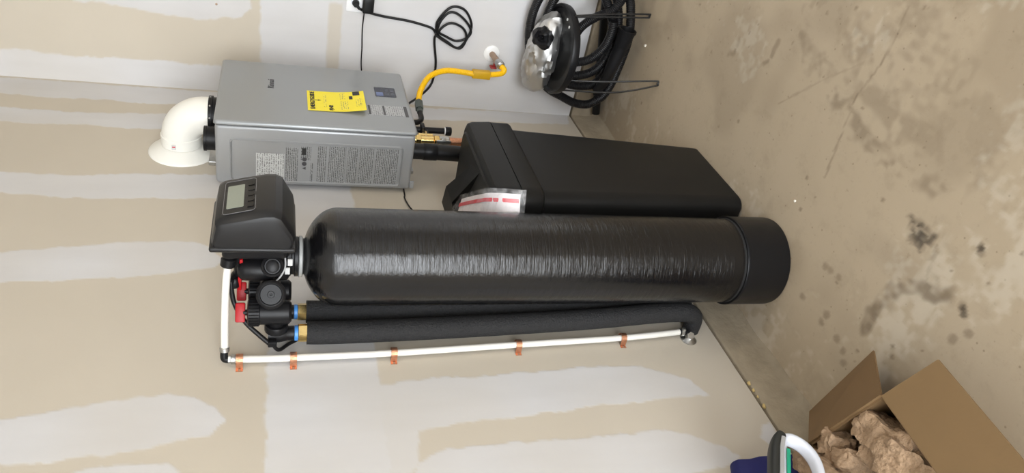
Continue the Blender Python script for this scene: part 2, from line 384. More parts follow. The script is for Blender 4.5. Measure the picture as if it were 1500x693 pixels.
W1=[
 [(-0.014,2.9),(-0.014,2.494),(-0.012,1.708),(-0.026,0.846),(0.010,0.131),(-0.095,0.164),(-0.144,0.863),(-0.127,1.701),(-0.165,1.977),(-0.147,2.088),(-0.164,2.301),(-0.150,2.460),(-0.15,2.9)],
 [(-0.25,2.9),(-0.256,2.433),(-0.266,2.356),(-0.271,2.202),(-0.252,1.999),(-0.240,1.879),(-0.217,1.515),(-0.369,1.513),(-0.365,1.879),(-0.374,1.991),(-0.364,2.162),(-0.377,2.294),(-0.371,2.404),(-0.37,2.9)],
 [(-0.72,2.9),(-0.718,2.317),(-0.719,2.182),(-0.719,2.068),(-0.701,2.014),(-0.694,1.878),(-0.683,1.684),(-0.676,1.485),(-0.830,1.483),(-0.837,1.674),(-0.858,2.089),(-0.843,2.285),(-0.84,2.9)],
 [(-1.16,2.9),(-1.153,2.207),(-1.125,2.086),(-1.093,1.910),(-1.081,1.711),(-1.122,1.647),(-1.184,1.626),(-1.218,1.641),(-1.245,1.769),(-1.261,1.885),(-1.276,2.054),(-1.285,2.174),(-1.29,2.9)],
 [(-1.78,2.9),(-1.770,2.052),(-1.752,1.961),(-1.726,1.816),(-1.717,1.718),(-1.730,1.656),(-1.766,1.606),(-1.806,1.584),(-1.847,1.616),(-1.878,1.723),(-1.897,1.890),(-1.897,2.019),(-1.9,2.9)],
 [(-1.938,1.935),(-1.929,1.891),(-1.921,1.819),(-1.923,1.695),(-1.955,1.669),(-1.99,1.677),(-2.02,1.8),(-2.0,1.95)],
 [(-1.719,1.24),(-1.719,1.218),(-1.700,1.134),(-1.692,1.038),(-1.697,0.995),(-1.698,0.936),(-1.693,0.877),(-1.688,0.775),(-1.679,0.612),(-1.677,0.545),(-1.684,0.460),(-1.708,0.387),(-1.745,0.311),(-1.810,0.275),(-1.819,0.449),(-1.820,0.550),(-1.836,0.725),(-1.844,0.818),(-1.855,1.006),(-1.872,1.132),(-1.97,1.14),(-2.02,1.18),(-2.02,1.25)],
 [(-1.969,1.145),(-1.946,1.093),(-1.929,1.020),(-1.931,0.963),(-1.936,0.700),(-1.926,0.591),(-1.925,0.482),(-1.945,0.407),(-1.981,0.341),(-2.026,0.293),(-2.055,0.318),(-2.068,0.454),(-2.09,0.673),(-2.08,1.173)],
 [(-1.972,0.194),(-1.936,0.165),(-1.926,0.140),(-1.975,0.137),(-1.995,0.179)],
 [(-7,1.212),(-1.72,1.212),(-1.55,1.209),(-0.02,1.22),(-0.02,1.49),(-1.54,1.489),(-1.77,1.488),(-1.91,1.492),(-7,1.492)],
]
W2=[
 [(-0.107,2.9),(-0.107,2.503),(-0.115,2.362),(-0.104,2.179),(-0.116,1.991),(-0.111,1.889),(-0.113,1.711),(-0.110,1.438),(0.01,1.435),(0.01,1.709),(0.01,2.9)],
 [(-0.342,2.224),(-0.329,2.208),(-0.327,2.061),(-0.310,1.970),(-0.303,1.839),(-0.305,1.717),(-0.329,1.618),(-0.367,1.574),(-0.415,1.592),(-.46,1.7),(-.46,2.25)],
]
def mudmask(polys, soft=.0035, rag=.0055, extra=None):
    def f(U,V):
        out=np.zeros(U.shape); n=vnoise(U,V,28,3)*rag+vnoise(U,V,75,4)*rag*.6
        for k,P in enumerate(polys):
            x0=min(p[0] for p in P)-.05; x1=max(p[0] for p in P)+.05
            i0,i1=np.searchsorted(U[:,0],(x0,x1))
            if i1<=i0: continue
            sd=inpoly_sd(U[i0:i1],V[i0:i1],P); out[i0:i1]=np.maximum(out[i0:i1], sstep(-soft,soft,sd+n[i0:i1])*(.82+.18*vnoise(U[i0:i1],V[i0:i1],5,9+k)))
        if extra: out=extra(U,V,out,n)
        return np.clip(out,0,1)
    return f
ZC = 0.1326      # underside of the drywall, above the concrete stem wall
wl = grid('wall_left', lines(-7,0,-2.2,0,.006,.3), lines(ZC,2.9,ZC,2.56,.006,.1), lambda U,V:(U,0*U,V), {'mud':mudmask(W1)}, M['wall'])
struct(wl,'taped grey-tan drywall behind the tanks with white compound stripes')
def w2extra(U,V,out,n):
    white = sstep(-.006,.006,(1.543-V)+n)
    gap = sstep(-.004,.006,.027-np.abs(V-1.253)+n*.5)*sstep(-.01,.01,-(U+.13)+n)*sstep(-.01,.01,(U+.42)+n)
    return np.maximum(out, white*(1-.8*gap)*(.88+.12*vnoise(U,V,7,77)))
wr = grid('wall_right', lines(-6,0,-.9,0,.006,.3), lines(ZC,2.9,ZC,2.56,.006,.1), lambda U,V:(0*U,U,V), {'mud':mudmask(W2,extra=w2extra)}, M['wall'])
struct(wr,'drywall with white compound holding the outlet and the gas stub')
finish('screw_head', lathe([(.0045,0),(.0045,.0015),(.003,.002)],(0,-.369,1.708),(-1,0,0),12), M['rusty'], wr)
# wall cores behind the drywall skins, closed room
b=bm_box(-7,.12,.001,.12,ZC,2.9); struct(finish('wall_left_core',b,M['plain_wall'],None,False),'stud wall behind the taped drywall')
b=bm_box(.001,.12,-6,.001,ZC,2.9); struct(finish('wall_right_core',b,M['plain_wall'],None,False),'stud wall behind the outlet drywall')
struct(finish('wall_rear',bm_box(-7,.12,-6.12,-6,0,2.9),M['plain_wall'],None,False),'plain drywall on the far side of the garage')
b=join(bm_box(-7.12,-7,-6.12,-4.95,0,2.9),bm_box(-7.12,-7,-.25,.12,0,2.9),bm_box(-7.12,-7,-4.95,-.25,2.4,2.9))
struct(finish('wall_front',b,M['plain_wall'],None,False),'garage front wall around the open door')
struct(finish('ceiling',bm_box(-7.12,.12,-6.12,.12,2.9,3.0),M['plain_wall'],None,False),'plain drywall garage ceiling')

def fl_dirt(U,V):
    out=np.zeros(U.shape)
    def seg(pts, wd, amt, nz=.5):
        nonlocal out
        P=np.array(pts); d=np.full(U.shape,9.)
        for a,b in zip(P,P[1:]):
            e=b-a; t=np.clip(((U-a[0])*e[0]+(V-a[1])*e[1])/(e@e),0,1); d=np.minimum(d,np.hypot(U-a[0]-t*e[0],V-a[1]-t*e[1]))
        out=np.maximum(out, amt*sstep(wd,wd*.35,d*(1+.5*vnoise(U,V,40,5)))*np.clip(.6+nz*vnoise(U,V,60,8)+nz*vnoise(U,V,17,18),0,1))
    seg([(-1.929,-.359),(-1.923,-.446),(-1.954,-.516),(-2.002,-.555),(-2.042,-.566),(-2.066,-.582)],.03,.75)
    seg([(-2.01,-.561),(-1.994,-.6),(-1.989,-.646)],.006,.5)
    seg([(-1.41,-.807),(-1.523,-.788),(-1.601,-.766),(-1.701,-.75),(-1.784,-.748),(-1.891,-.774)],.035,.5,.8)
    seg([(-1.226,-.887),(-1.316,-.839),(-1.394,-.852)],.035,.5,.5)
    seg([(-1.22,-.95),(-1.3,-1.0),(-1.42,-.97),(-1.5,-.9)],.07,.33,.8)
    seg([(-1.55,-.86),(-1.7,-.84),(-1.85,-.85)],.05,.35,.9)
    seg([(-1.6,-1.05),(-1.75,-.98),(-1.95,-.9)],.12,.3,.9)
    seg([(-.866,-.686),(-.924,-.712)],.018,.7); seg([(-.93,-.735),(-.93,-.756)],.014,.5)
    seg([(-1.052,-.70),(-1.121,-.757)],.012,.55); seg([(-1.13,-.78),(-1.131,-.829)],.012,.5)
    seg([(-1.564,-1.086),(-1.572,-1.01),(-1.567,-.944),(-1.554,-.892),(-1.536,-.834),(-1.545,-.737),(-1.56,-.594)],.0045,.75,.3)
    seg([(-1.247,-.672),(-1.399,-.823),(-1.507,-.915)],.004,.5,.3)
    for x,y in [(-1.795,-.288),(-1.791,-.256),(-1.685,-.264),(-1.866,-.26),(-1.9,-.249),(-1.921,-.224),(-1.711,-.394),(-1.734,-.395),(-1.769,-.401),(-2.081,-.717),(-2.116,-.59),(-2.142,-.511),(-2.166,-.55)]:
        out=np.maximum(out,.5*sstep(.016,.007,np.hypot(U-x,V-y)+.004*vnoise(U,V,90,2)))
    r=np.random.default_rng(3)
    for _ in range(60):
        x,y,q=r.uniform(-2.4,-.3),r.uniform(-1.2,-.1),r.uniform(.002,.006); out=np.maximum(out,.6*sstep(q*1.6,q*.7,np.hypot(U-x,V-y)))
    out=np.maximum(out, .22*sstep(.1,.6,vnoise(U,V,3.1,31)+.5*vnoise(U,V,9,32)))
    return out
def fl_oil(U,V):
    x,y=-1.925,-.655; d=np.hypot((U-x)*.9,V-y)
    o=.85*sstep(.05,.012,d+.018*vnoise(U,V,55,11)+.012*vnoise(U,V,120,12))
    for x,y,q in ((-2.075,-.72,.012),(-2.12,-.583,.014),(-2.128,-.575,.012)): o=np.maximum(o,.7*sstep(q,q*.4,np.hypot(U-x,V-y)+.005*vnoise(U,V,120,13)))
    return o
def fl_pale(U,V):
    return .5*sstep(.35,.9,vnoise(U,V,4,41)+.5*vnoise(U,V,26,42)+.35*vnoise(U,V,80,43))
fo = grid('floor', lines(-7.1,.1,-2.7,.1,.006,.3), lines(-6.1,.1,-1.5,.1,.006,.3), lambda U,V:(U,V,0*U), {'dirt':fl_dirt,'oil':fl_oil,'pale':fl_pale}, M['floor'])
struct(fo,'worn tan concrete garage floor with tyre marks and stains')
def curb(name, run, axis, label):
    pts=[(.0,0),(-.032,0),(-.020,.006),(-.013,.02),(-.009,.06),(-.006,.115),(-.002,ZC-.011),(.0,ZC-.010),(.022,ZC-.010),(.024,ZC+.004),(.06,ZC+.004),(.06,0)]
    rings=[]
    for i,t in enumerate(run):
        ring=[]
        for k,(d,z) in enumerate(pts):
            j=.0022*mnoise.noise(Vector((t*14,z*30,axis*7))) if 0<k<8 and z>0 else 0
            if k==1: j=.012*mnoise.noise(Vector((t*6,3,axis)))
            ring.append((t,d+j,z) if axis==0 else (d+j,t,z))
        rings.append(ring)
    struct(finish(name, bm_hull_loft(rings), M['curb'], None, True, 50), label)
curb('trim_1', np.arange(-3.2,.081,.02), 0, 'rough concrete stem wall under the drywall behind the tanks')
curb('trim_2', np.arange(-2.2,.081,.02), 1, 'rough concrete stem wall under the drywall with the gas stub')

# ================================================================ TANKLESS WATER HEATER
HX0,HX1,HY,HZ0,HZ1 = -.767,-.261,-.256,1.004,1.673
h = thing('water_heater','silver-grey tankless water heater mounted on the drywall above the black box-shaped tank','water heater',(-.514,-.128,HZ0))
finish('casing', bm_box(HX0+.006,HX1-.006,-.236,-.014,HZ0+.004,HZ1-.004,.012,3), M['silver_side'], h)
finish('seam_gap_strip', bm_box(HX0+.010,HX1-.010,-.243,-.235,HZ0+.008,HZ1-.008), M['dark_gap'], h, False)  # near-black strip paints the dark gap between cover and casing
finish('front_cover', bm_box(HX0,HX1,HY,-.241,HZ0,HZ1,.013,4,edges=lambda e:sum(1 for v in e.verts if v.co.y<-.25)==2 or abs(e.verts[0].co.y-e.verts[1].co.y)>.005), M['silver'], h)
finish('wall_bracket', bm_box(-.62,-.41,-.016,0,HZ1-.02,HZ1+.03,.002), M['steel'], h, False)
finish('wall_bracket', bm_box(-.62,-.41,-.016,0,HZ0-.03,HZ0+.02,.002), M['steel'], h, False)
finish('mounting_tab', bm_box(HX0+.008,HX0+.014,-.05,-.02,HZ0-.010,HZ0+.006,.002), M['silver_side'], h)
# pressed panel outline on the side
sx=HX0+.006
def side_ring(y0,y1,z0,z1,r,wd,dep):
    cy,cz=(y0+y1)/2,(z0+z1)/2; ow=rrect(y1-y0,z1-z0,r,6); mw=rrect(y1-y0-wd,z1-z0-wd,r-wd/2,6); iw=rrect(y1-y0-2*wd,z1-z0-2*wd,r-wd,6)
    f=lambda P,d:[(sx-d,cy+a,cz+c) for a,c in P]
    return bm_hull_loft([f(ow,-.001),f(mw,dep),f(iw,-.001)],cap=False)
finish('pressed_panel', side_ring(-.192,-.028,1.046,1.624,.016,.008,.006), M['silver_side'], h)
def side_plate(name,y0,y1,z0,z1,m,d=.0008,parent=None):
    return finish(name, bm_box(sx-d,sx+.001,y0,y1,z0,z1), m, parent or h, False)
lab=side_plate('rating_label',-.139,-.033,1.449,1.541,M['label_text'],.0012)
fp=[]
for k,(z0,z1,y0,y1) in enumerate([(1.405,1.444,-.165,-.033),(1.362,1.397,-.172,-.120),(1.31,1.34,-.176,-.034),(1.245,1.303,-.178,-.034),(1.205,1.238,-.178,-.034),(1.148,1.200,-.178,-.036),(1.088,1.142,-.178,-.036),(1.06,1.084,-.178,-.10)]):
    fp.append(side_plate('printed_text',y0,y1,z0,z1,M['fine_text']))
side_plate('printed_text',-.108,-.034,1.352,1.362,M['fine_text'])
side_plate('printed_text',-.095,-.036,1.06,1.084,M['fine_text'])
side_plate('warning_pictogram',-.166,-.140,1.378,1.392,M['print'],.0014)
for y in (-.123,-.105): finish('warning_pictogram', plate((sx,y,1.383),(0,1,0),(0,0,1),[(.008*math.cos(a),.008*math.sin(a)) for a in np.linspace(0,2*math.pi,9)[:-1]],-.0014), M['grey_print'], h, False)
finish('warning_pictogram', plate((sx,-.087,1.383),(0,1,0),(0,0,1),[(-.005,-.005),(.005,-.005),(0,.006)],-.0014), M['grey_print'], h, False)
# front: logo, display, stickers
U,V=(1,0,0),(0,0,1); FY=HY-.0006
text('logo_lettering','Rinnai',.031,(-.457,FY,1.497),U,V,M['grey_print'],h,bold=.0001)
dp=finish('display', plate((-.459,HY,1.088),U,V,rrect(.080,.078,.004),.0015), M['lcd_dark'], h, False)
finish('display_window', plate((-.479,HY-.0015,1.110),U,V,rrect(.030,.026,.002),.0005), mat('display_blue_glass',s(96,110,150),.12), dp, False)  # display glass in an even blue-grey, no emission
for i in range(2):
    for j in range(2): finish('display_button', plate((-.475+.03*i,HY-.0015,1.082-.02*j),U,V,rrect(.024,.014,.002),.0004), mat('display_button_plastic',s(58,62,74),.2), dp, False)
st=finish('instruction_sticker', bm_box(-.655,-.576,HY-.0008,HY+.001,1.036,1.168), M['front_text'], h, False)
for zz in (1.160,1.108): finish('sticker_heading', bm_box(-.653,-.580,HY-.0012,HY,zz-.004,zz+.004), M['grey_print'], st, False)
finish('sticker_footer', bm_box(-.657,-.576,HY-.0013,HY,1.023,1.034), M['grey_print'], st, False)
# yellow energy sheet, slightly curled at its lower end
def sheet(name, x0,x1,z0,z1, curl, m, parent, nz=14, off=.002, th=.0007):
    rings=[]
    for k in range(nz+1):
        t=k/nz; z=z1+(z0-z1)*t; y=HY-off-curl*max(0,t-.35)**2
        rings.append([(x0,y,z),(x1,y,z),(x1,y-th,z),(x0,y-th,z)])
    return finish(name,bm_hull_loft(rings),m,parent,True,30)
es=sheet('energy_label',-.655,-.497,1.174,1.374,.035,M['label_yellow'],h); es['label']='yellow energy guide sheet taped to the silver front'
def yl(t): return HY-.0030-.035*max(0,t-.35)**2
text('label_heading','ENERGYGUIDE',.0215,(-.576,yl(.08)-.0004,1.356),U,V,M['print'],es,bold=.0004,sx=.98)
text('label_price','$142',.019,(-.628,yl(.42)-.0004,1.293),U,V,M['print'],es,bold=.0007)
finish('label_text', bm_box(-.625,-.520,yl(.3)-.0006,yl(.3),1.309,1.318), M['yellow_text'], es, False)
finish('label_arrow', plate((-.573,yl(.15)-.0004,1.338),U,V,[(-.0015,.012),(-.0015,-.001),(-.005,-.001),(0,-.011),(.005,-.001),(.0015,-.001),(.0015,.012)],.0005),M['print'],es,False)
for (x0,x1,t0,t1) in ((-.645,-.575,.56,.70),(-.56,-.51,.57,.66),(-.62,-.56,.84,.95)):
    zt=1.374-.2*t0; zb=1.374-.2*t1; y=yl((t0+t1)/2)-.0006-.0015*(t1-t0)*5
    finish('label_text', bm_hull_loft([[(x0,yl(t0)-.0005,zt),(x1,yl(t0)-.0005,zt),(x1,yl(t0),zt),(x0,yl(t0),zt)],[(x0,yl(t1)-.0007,zb),(x1,yl(t1)-.0007,zb),(x1,yl(t1),zb),(x0,yl(t1),zb)]]), M['yellow_text'], es, False)
for (x0,x1,t0,t1) in ((-.560,-.535,.73,.79),(-.530,-.500,.80,.92)):
    zt=1.374-.2*t0; zb=1.374-.2*t1
    finish('label_block', bm_hull_loft([[(x0,yl(t0)-.0006,zt),(x1,yl(t0)-.0006,zt),(x1,yl(t0),zt),(x0,yl(t0),zt)],[(x0,yl(t1)-.0008,zb),(x1,yl(t1)-.0008,zb),(x1,yl(t1),zb),(x0,yl(t1),zb)]]), M['print'], es, False)
# vent collars on the top
VC=(-.530,-.150); IC=(-.682,-.142)
finish('exhaust_collar', lathe([(.066,0),(.066,.020),(.071,.021),(.071,.034),(.066,.035),(.062,.036)],(*VC,HZ1-.004)), M['black'], h)
finish('intake_collar', lathe([(.040,0),(.040,.003),(.040,.030),(.0425,.031),(.0425,.040),(.036,.040),(.036,.02)],(*IC,HZ1-.004)), M['black'], h)
for a in (200,235,270): finish('collar_screw', lathe([(.003,0),(.003,.002),(.001,.003)],(VC[0]+.071*math.cos(R_(a)),VC[1]+.071*math.sin(R_(a)),HZ1+.024),(math.cos(R_(a)),math.sin(R_(a)),0),8), M['steel'], h)
for x in (-.36,-.34): finish('top_screw', lathe([(.005,0),(.005,.006),(.003,.008)],(x,-.21,HZ1-.003)), M['rubber'], h)

# vent elbow into the wall
v = thing('vent_elbow','white plastic vent elbow running from the heater top into the drywall','vent pipe',(VC[0],VC[1],HZ1+.03))
BR=.082; zE=HZ1+.030; path=[]
for i in range(17):
    a=math.pi/2*i/16; path.append((VC[0], VC[1]+BR*(1-math.cos(a)), zE+.012+BR*math.sin(a)))
path=[(VC[0],VC[1],zE-.004)]+path+[(VC[0],VC[1]+BR+.02,zE+.012+BR)]
zv=zE+.012+BR; yv=VC[1]+BR
finish('elbow', tube(path,.0655,32), M['white_pvc'], v)
finish('socket_band', lathe([(.066,0),(.0685,.002),(.0685,.038),(.0655,.040)],(VC[0],yv-.006,zv),(0,1,0)), M['white_pvc'], v)
finish('wall_flange', lathe([(.064,0),(.070,.003),(.084,.014),(.108,.026),(.112,.031),(.112,.0335),(.05,.034)],(VC[0],yv+.034,zv),(0,1,0),48), M['white_pvc'], v)
ls=finish('socket_label', bm_box(VC[0]-.0715,VC[0]-.0675,yv+.006,yv+.024,zv+.012,zv+.026,.001), M['sticker'], v, False)
ls.rotation_euler=(0,0,0)
finish('label_stripe', bm_box(VC[0]-.072,VC[0]-.0710,yv+.010,yv+.014,zv+.014,zv+.024), M['red_print'], ls, False)

# pipework under the heater
p = thing('insulated_heater_pipe','short black foam-wrapped pipe dropping from the underside of the grey heater','pipe',(-.665,-.125,.60))
finish('pipe_insulation', tube([(-.665,-.125,1.0),(-.664,-.124,.9),(-.662,-.120,.8),(-.66,-.11,.62)],.030,18), M['rubber'], p)
finish('tape_wrap', lathe([(.0305,0),(.032,.002),(.032,.05),(.0305,.052)],(-.664,-.124,.905)), M['black'], p)
p = thing('service_valve','brass service valve with a steel lever and copper pipe under the heater','valve',(-.575,-.13,.60))
vx,vy=-.585,-.13
finish('valve_body', join(cyl((vx,vy,.905),(vx,vy,.985),.017,n=16,bev=.002),hexnut((vx,vy,.955),(vx,vy,.975),.022),hexnut((vx,vy,.885),(vx,vy,.905),.022),cyl((vx,vy,.932),(vx+.055,vy,.932),.012),cyl((vx+.03,vy,.905),(vx+.03,vy,.96),.013,n=12)), M['brass'], p)
finish('union_ring', lathe([(.018,0),(.022,.003),(.022,.012),(.018,.015)],(vx,vy,.982)), M['white_plate'], p)
finish('ball_lever', join(cyl((vx-.03,vy-.012,.872),(vx-.012,vy-.012,.872),.013,n=14,bev=.002),bm_box(vx-.034,vx-.028,vy-.02,vy-.005,.845,.90,.002)), M['steel'], p)
finish('valve_lower_body', cyl((vx,vy,.845),(vx,vy,.888),.019,n=16,bev=.003), M['steel'], p)
finish('copper_pipe', join(cyl((vx,vy,.60),(vx,vy,.83),.0125),cyl((vx,vy,.79),(vx,vy,.848),.016,bev=.003)), M['copper'], p)
p = thing('drain_cock','small black capped drain cock standing out beside the brass valve','valve',(-.50,-.13,.87))
finish('cock_body', join(cyl((-.50,-.13,.845),(-.50,-.13,.985),.012,bev=.002),cyl((-.55,-.13,.925),(-.50,-.13,.925),.010),bm_box(-.53,-.485,-.155,-.115,.93,.945,.003)), M['black'], p)
finish('cock_cap', lathe([(.016,0),(.0175,.002),(.0175,.022),(.016,.024)],(-.50,-.13,.822),(0,0,1),14), M['black'], p)
finish('cap_washer', lathe([(.0155,0),(.0155,.004)],(-.50,-.13,.846)), M['white_plate'], p)

# gas supply
g = thing('gas_stub','galvanised gas stub with a white wall rosette and red lever handle','gas pipe',(0,-.2746,.57))
finish('rosette', lathe([(.036,0),(.036,.003),(.030,.007),(.016,.010)],(0,-.2746,.57),(-1,0,0),28), M['escut'], g)
finish('stub_pipe', cyl((0,-.2746,.57),(-.075,-.268,.558),.0135,n=18), M['rusty'], g)
finish('valve_body', join(hexnut((-.075,-.268,.558),(-.118,-.262,.548),.0165),cyl((-.085,-.267,.556),(-.112,-.263,.550),.019,n=14,bev=.003)), M['steel'], g)
finish('lever_handle', join(cyl((-.06,-.262,.562),(-.06,-.238,.566),.006,n=10),bm_box(-.078,-.045,-.240,-.232,.556,.584,.003)), M['red_dark'], g)
y_ = thing('gas_connector','yellow coated flexible gas connector looping up to the heater','gas hose',(-.12,-.26,.54))
gp=crom([(-.118,-.262,.548),(-.136,-.256,.540),(-.140,-.240,.553),(-.138,-.230,.60),(-.14,-.226,.65),(-.15,-.236,.72),(-.150,-.236,.80),(-.150,-.205,.862),(-.165,-.155,.893),(-.20,-.128,.906),(-.235,-.120,.911)],12)
finish('hose', corrugated(gp,.0125,.0012,.0052,14), M['yellow'], y_)
finish('flare_nut', join(hexnut((-.228,-.120,.911),(-.292,-.116,.915),.0175),cyl((-.29,-.116,.915),(-.318,-.115,.917),.012,n=14)), mat('green_grey_steel',(.10,.12,.11),.4,metal=.6), y_)
finish('inlet_nipple', tube(crom([(-.315,-.115,.917),(-.365,-.111,.918),(-.395,-.11,.935),(-.40,-.11,.965),(-.40,-.11,1.006)],6),.011,14), M['rubber'], y_)
finish('warning_tag', join(bm_box(-.156,-.124,-.246,-.212,.600,.680,.004)), M['tag_yellow'], y_)

# outlet and cords on the right wall
o_ = thing('wall_outlet','white duplex outlet with cover plate at the top edge of the picture','outlet',(0,-.44,1.157))
finish('cover_plate', bm_box(-.006,0,-.515,-.397,1.101,1.213,.004), M['white_plate'], o_)
for zc in (1.178,1.132):
    r=finish('receptacle', lathe([(.017,0),(.017,.003)],(-.006,-.44,zc),(-1,0,0),20), M['white_gloss'], o_)
    for dy in (-.006,.006): finish('socket_slot', bm_box(-.0095,-.0085,-.44+dy-.001,-.44+dy+.001,zc-.002,zc+.008), M['print'], r, False)
c_ = thing('appliance_cable','black power cord plugged into the outlet and coiled on the wall','cord',(0,-.435,1.172))
finish('plug', join(cyl((-.008,-.436,1.176),(-.034,-.436,1.176),.015,.012,n=18,bev=.003),cyl((-.024,-.436,1.176),(-.030,-.418,1.160),.008,.005,n=12)), M['rubber'], c_)
cp=[(-.030,-.420,1.160),(-.022,-.408,1.13),(-.014,-.3948,1.064),(-.01,-.3838,.948),(-.01,-.3665,.859),(-.012,-.352,.834),
 (-.014,-.396,.833),(-.016,-.453,.797),(-.016,-.469,.761),(-.016,-.453,.717),(-.014,-.397,.684),(-.012,-.335,.693),(-.012,-.288,.727),(-.014,-.311,.776),(-.018,-.345,.826),
 (-.022,-.400,.822),(-.022,-.442,.79),(-.022,-.440,.752),(-.02,-.405,.705),(-.02,-.368,.683),(-.02,-.338,.70),(-.02,-.322,.742),(-.02,-.338,.79),(-.024,-.356,.822),
 (-.026,-.388,.80),(-.026,-.400,.768),(-.026,-.383,.722),(-.024,-.345,.700),(-.022,-.298,.712),(-.02,-.292,.74),(-.02,-.32,.80),(-.02,-.335,.832),(-.016,-.305,.834),(-.012,-.213,.815),(-.012,-.149,.815),(-.02,-.10,.83),(-.08,-.075,.885),(-.20,-.075,.97),(-.29,-.08,1.003)]
finish('cord', tube(crom(cp,8),.0052,10), M['rubber'], c_)
finish('cable_tie', lathe([(.011,0),(.011,.006)],(-.018,-.348,.834),(0,.5,.8),10), M['black'], c_)
a_ = thing('power_adapter','black power adapter in the outlet with a thin wire hanging from it','adapter',(0,-.435,1.125))
finish('adapter_block', bm_box(-.048,-.006,-.475,-.408,1.106,1.150,.005,3), M['black_gloss'], a_)
finish('thin_wire', tube(crom([(-.03,-.410,1.140),(-.018,-.398,1.140),(-.008,-.334,1.141),(-.006,-.29,1.139),(-.006,-.245,1.136),(-.006,-.159,1.132),(-.006,-.05,1.11),(-.03,-.008,1.07),(-.2,-.006,1.03),(-.5,-.006,1.022),(-.761,-.006,1.026),(-.80,-.006,1.030),(-.853,-.006,1.022),(-1.0,-.006,.99),(-1.2,-.006,1.1)],8),.0026,8), M['rubber'], a_)

# ================================================================ BRINE TANK
bt = thing('brine_tank','tall black box-shaped salt tank on the floor beside the round tank','brine tank',(-1.09,-.19,0))
def rr_ring(x0,x1,y0,y1,z,r,n=5):
    cx,cy=(x0+x1)/2,(y0+y1)/2; return [(cx+a,cy+b,z) for a,b in rrect(x1-x0,y1-y0,r,n)]
body=[(-1.279,-.899,-.328,-.06,.0,.03),(-1.285,-.893,-.334,-.054,.006,.036),(-1.287,-.891,-.336,-.052,.02,.04),(-1.322,-.868,-.352,-.040,.715,.04)]
finish('tank_body', bm_hull_loft([rr_ring(a,b,c,d,z,r) for a,b,c,d,z,r in body]), M['black_brine'], bt, True, 35)
rim=[(-1.322,-.868,-.352,-.040,.712,.04),(-1.338,-.854,-.366,-.028,.722,.045),(-1.342,-.850,-.369,-.026,.730,.045),(-1.342,-.850,-.369,-.026,.7885,.045)]
finish('tank_rim', bm_hull_loft([rr_ring(*t) for t in rim]), M['black_brine'], bt, True, 35)
finish('lid_seam', bm_hull_loft([rr_ring(-1.336,-.856,-.363,-.032,.788,.04),rr_ring(-1.336,-.856,-.363,-.032,.793,.04)]), M['dark_gap'], bt)
lid=[(-1.343,-.849,-.370,-.025,.792,.045),(-1.340,-.852,-.367,-.027,.850,.045),(-1.336,-.856,-.362,-.030,.864,.043),(-1.326,-.866,-.350,-.036,.870,.036),(-1.316,-.876,-.336,-.044,.871,.03),(-1.312,-.880,-.330,-.046,.876,.03)]
ld=finish('lid', bm_hull_loft([rr_ring(*t) for t in lid]), M['black_brine'], bt, True, 30)
# raised wedge on the lid rising to the hinge at the back
apx=(-1.146,-.322,.876)
wd=[(-1.10,-.325,.874),(-1.155,-.322,.874),(-1.00,-.05,.874),(-.885,-.05,.874)]
b=bmesh.new()
lo=[b.verts.new(p) for p in ((-1.04,-.300,.875),(-1.150,-.325,.875),(-1.02,-.115,.875),(-1.30,-.06,.875),(-1.30,-.045,.875),(-.885,-.045,.875),(-.885,-.115,.875))]
hi=[b.verts.new(p) for p in ((-1.045,-.290,.8765),(-1.143,-.315,.8775),(-1.012,-.125,.910),(-1.29,-.066,.914),(-1.29,-.05,.914),(-.893,-.05,.914),(-.893,-.116,.908))]
n=len(lo)
for i in range(n): b.faces.new((lo[i],lo[(i+1)%n],hi[(i+1)%n],hi[i]))
b.faces.new(hi); b.faces.new(lo[::-1]); bmesh.ops.triangulate(b,faces=b.faces[:])
finish('hinge_ridge', b, M['black_brine'], ld, False)
# overflow elbow near the floor, right hand side
b=bm_hull_loft([[(-.872,-.20+a,.30+c) for a,c in rrect(.05,.10,.012)],[(-.84,-.20+a,.29+c) for a,c in rrect(.05,.11,.012)],[(-.775,-.20+a,.262+c) for a,c in rrect(.046,.05,.01)],[(-.765,-.20+a,.255+c) for a,c in rrect(.03,.03,.006)]])
finish('overflow_spout', b, M['black'], bt)
# bag with manual on the lid
d_ = thing('document_bag','clear plastic bag holding red-striped white papers on the black tank lid','bag',(-1.22,-.25,.88))
def strip(rows, th, m, name, parent):
    rings=[]
    for A,B in rows:
        A=Vector(A);B=Vector(B); rings.append([A,B,B+Vector((0,0,-th)),A+Vector((0,0,-th))])
    return finish(name,bm_hull_loft(rings),m,parent,True,60)
TE=crom([(-1.085,-.195,.902),(-1.19,-.272,.902),(-1.30,-.350,.902),(-1.350,-.386,.888),(-1.378,-.400,.805)],5)
OFF=Vector((.030,.095,.0))
def off_at(p):
    t=max(0,min(1,(.895-p.z)/.04)); return OFF*(1-t)+Vector((-.030,.055,0))*t
finish_rows=lambda f0,f1,dz:[(p+off_at(p)*f0+Vector((0,0,dz)),p+off_at(p)*f1+Vector((0,0,dz))) for p in TE[1:-1]]
strip(finish_rows(.14,1.6,0),.0015,M['paper'],'paper',d_)
strip(finish_rows(.36,.54,.0030),.0012,M['red_print'],'red_stripe',d_)
bg_=[]
for i,p in enumerate(TE):
    j=.006*mnoise.noise(p*60); bg_.append((p+Vector((-.004,-.008,.008+j)),p+off_at(p)*1.6+Vector((0,0,.016+j))))
rings=[[A,A.lerp(B,.5)+Vector((0,0,.012)),B,B+Vector((0,0,-.016)),A+Vector((0,0,-.010))] for A,B in bg_]
finish('plastic_film', bm_hull_loft(rings), M['film'], d_, True, 80)

